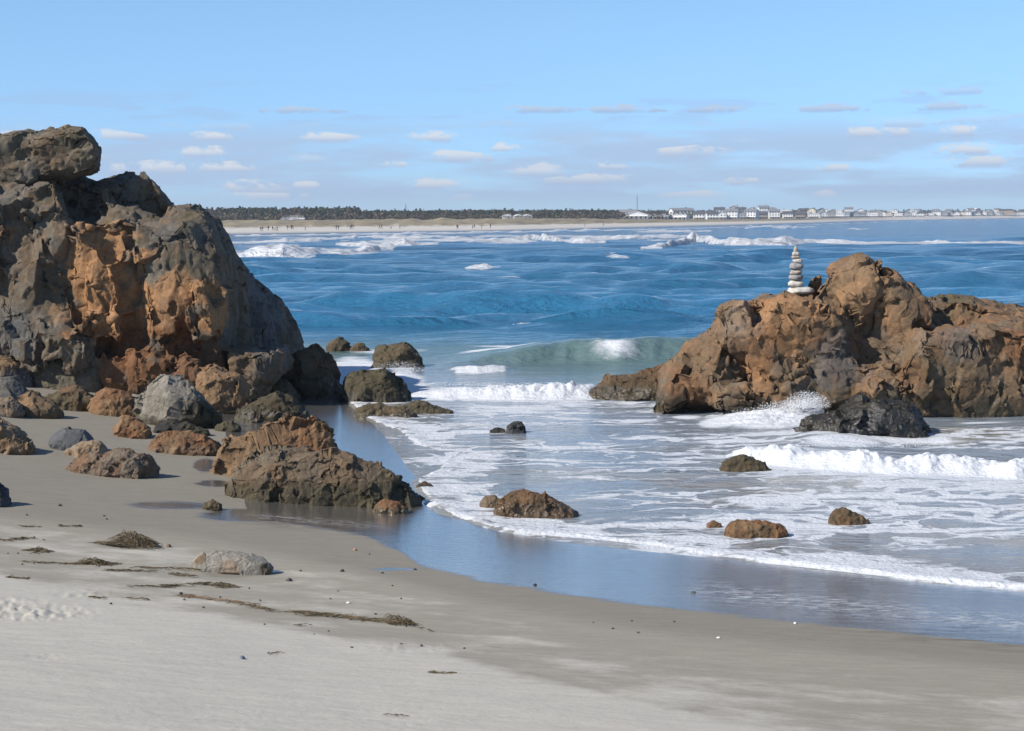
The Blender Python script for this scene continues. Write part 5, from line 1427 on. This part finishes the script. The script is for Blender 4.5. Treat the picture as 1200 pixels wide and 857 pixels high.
MAT_PEB = {'dark': plain('dark_pebble', (.040, .038, .036), .6, 40, .3), 'slate': plain('slate_pebble', (.12, .14, .16), .6, 40, .2), 'shell': plain('shell_white', (.70, .68, .62), .5, 40, .1), 'brown': plain('brown_pebble', (.12, .085, .055), .7, 40, .3), 'orange': plain('orange_shell', (.42, .22, .10), .6, 40, .2)}
def pebble(px, py, wpx, hpx, kind, label, cat='pebble', group=None, seed=0):
    g = GS(px, py)[0]
    bm = bmesh.new(); bmesh.ops.create_icosphere(bm, subdivisions=3, radius=1)
    V = np.array([v.co[:] for v in bm.verts])
    V = V * (1 + .28 * perlin(V * 1.3 + seed * 2.3, seed)[:, None] + .1 * perlin(V * 3.1 + seed, seed + 2)[:, None])
    s = np.array((wpx / 2, wpx / 2.6, hpx / 1.6)) / F * g[1]
    for v, q in zip(bm.verts, V * s): v.co = q
    me = bpy.data.meshes.new('pebble'); bm.to_mesh(me); bm.free()
    me.polygons.foreach_set('use_smooth', np.ones(len(me.polygons), bool))
    o = link('pebble' if cat == 'pebble' else 'shell', me, MAT_PEB[kind])
    o.location = (g[0], g[1], g[2] + s[2] * .35); o.rotation_euler = (0, 0, (seed * 1.7) % 6.28)
    tag(o, label, cat, group)
pebble(284, 773, 9, 5, 'slate', 'blue grey rounded pebble alone on the palest dry sand', seed=1)
pebble(339, 681, 8, 4, 'dark', 'flat black pebble right below the pale oblong stone', seed=2)
pebble(198, 641, 7, 4, 'brown', 'rounded brown pebble right of the biggest seaweed clump', seed=3)
pebble(401, 670, 5, 3.4, 'dark', 'small black pebble left of the narrow wet tongue on the sand', seed=4)
pebble(486, 668, 5, 2.4, 'dark', 'flat dark pebble in the wet edge at the narrow wet tongue', seed=5)
pebble(627, 686, 5, 2.6, 'dark', 'black pebble on the wet sheen edge below the glistening rock', seed=6)
pebble(813, 695, 5, 2.6, 'dark', 'black pebble beside the brown streak of silt and painted reflection', seed=7)
pebble(212, 697, 5, 4, 'dark', 'round black pebble at the left tip of the tan stalk', seed=8)
pebble(70, 593, 5, 3, 'dark', 'black pebble highest on the left damp sand', seed=9)
pebble(416, 645, 5, 3, 'orange', 'tiny orange shell on the damp sand left of the wet sheen', 'shell', seed=10)
pebble(408, 707, 5, 2.4, 'shell', 'white shell fragment above the longest seaweed strand', 'shell', seed=11)
pebble(932, 731, 5, 2.4, 'shell', 'white shell fragment at the wet edge on the right sand', 'shell', seed=12)
pebble(842, 748, 5, 2.2, 'shell', 'white shell fragment lowest on the right smooth sand', 'shell', seed=13)
rp = np.random.RandomState(77)
SPOTS = ((31, 604), (122, 605), (125, 609), (387, 702), (470, 702), (385, 740), (412, 759), (305, 704), (440, 720), (368, 744), (544, 760), (310, 732), (292, 690), (165, 797), (258, 700), (216, 703), (40, 630), (51, 633), (9, 649), (21, 649), (26, 662), (470, 755), (494, 757), (460, 687), (695, 730), (718, 737), (748, 742), (740, 728), (790, 729), (433, 650), (352, 669), (396, 693), (448, 672), (238, 712), (130, 708), (186, 755), (540, 790))
for i, (a, b) in enumerate(SPOTS):
    pebble(a, b, rp.uniform(2.2, 4.2), rp.uniform(1.4, 2.2), 'dark' if i % 3 else 'brown', 'tiny dark crumb of pebble scattered on the smooth sand', group='tiny dark pebbles scattered over the beach', seed=20 + i)

# ---- the sea air between here and the far shore
def build_haze():
    bm = bmesh.new(); box(bm, -5200, 5200, -60, 4700, -3.5, 60)
    m = bpy.data.materials.new('sea_haze'); m.use_nodes = True
    nt = m.node_tree; nt.nodes.clear()
    o = N(nt, 'ShaderNodeOutputMaterial'); v = N(nt, 'ShaderNodeVolumePrincipled')
    v.inputs['Color'].default_value = (.80, .88, 1.0, 1); v.inputs['Density'].default_value = 0.00016; v.inputs['Anisotropy'].default_value = 0.2
    nt.links.new(v.outputs[0], o.inputs['Volume'])
    h = bmobj('haze', bm, m); tag(h, 'thin pale haze over the bay', 'haze', kind='stuff')
build_haze()
# ---- spray thrown up where the wash meets the right outcrop
def build_spray():
    rng = np.random.RandomState(9)
    bm0 = bmesh.new(); bmesh.ops.create_icosphere(bm0, subdivisions=1, radius=1)
    bm0.verts.ensure_lookup_table()
    SV = np.array([v.co[:] for v in bm0.verts]); SF = np.array([[v.index for v in f.verts] for f in bm0.faces]); bm0.free()
    Vs = []; Fs = []; n = 0
    def burst(px, py, rx, ry, y, num, smax):
        nonlocal n
        for _ in range(num):
            a = rng.normal(0, 1, 2)
            if a @ a > 5: continue
            p = PY(px + a[0] * rx, py - abs(a[1]) * ry, y + rng.normal(0, .25))
            s = smax * rng.uniform(.25, 1) ** 2
            Vs.append(SV * s * rng.uniform(.7, 1.4, 3) + p); Fs.append(SF + n); n += len(SV)
    burst(945, 478, 13, 9, 40.6, 6000, .0085)
    burst(925, 482, 18, 6, 40.5, 3500, .008)
    burst(895, 486, 20, 4, 40.2, 1500, .008)
    burst(747, 404, 14, 3, 58, 500, .014)
    burst(468, 436, 14, 6, 46.5, 1600, .009)
    burst(590, 452, 50, 2.0, 46, 900, .009)
    burst(1000, 524, 60, 2.2, 32.6, 900, .006)
    me = mesh_np('sea_spray', np.vstack(Vs), np.vstack(Fs))
    o = link('sea_spray', me, plain('white_spray', (.85, .86, .87), .5, 3, .02))
    tag(o, 'white droplets of spray thrown up by breaking waves', 'spray', kind='stuff')
build_spray()
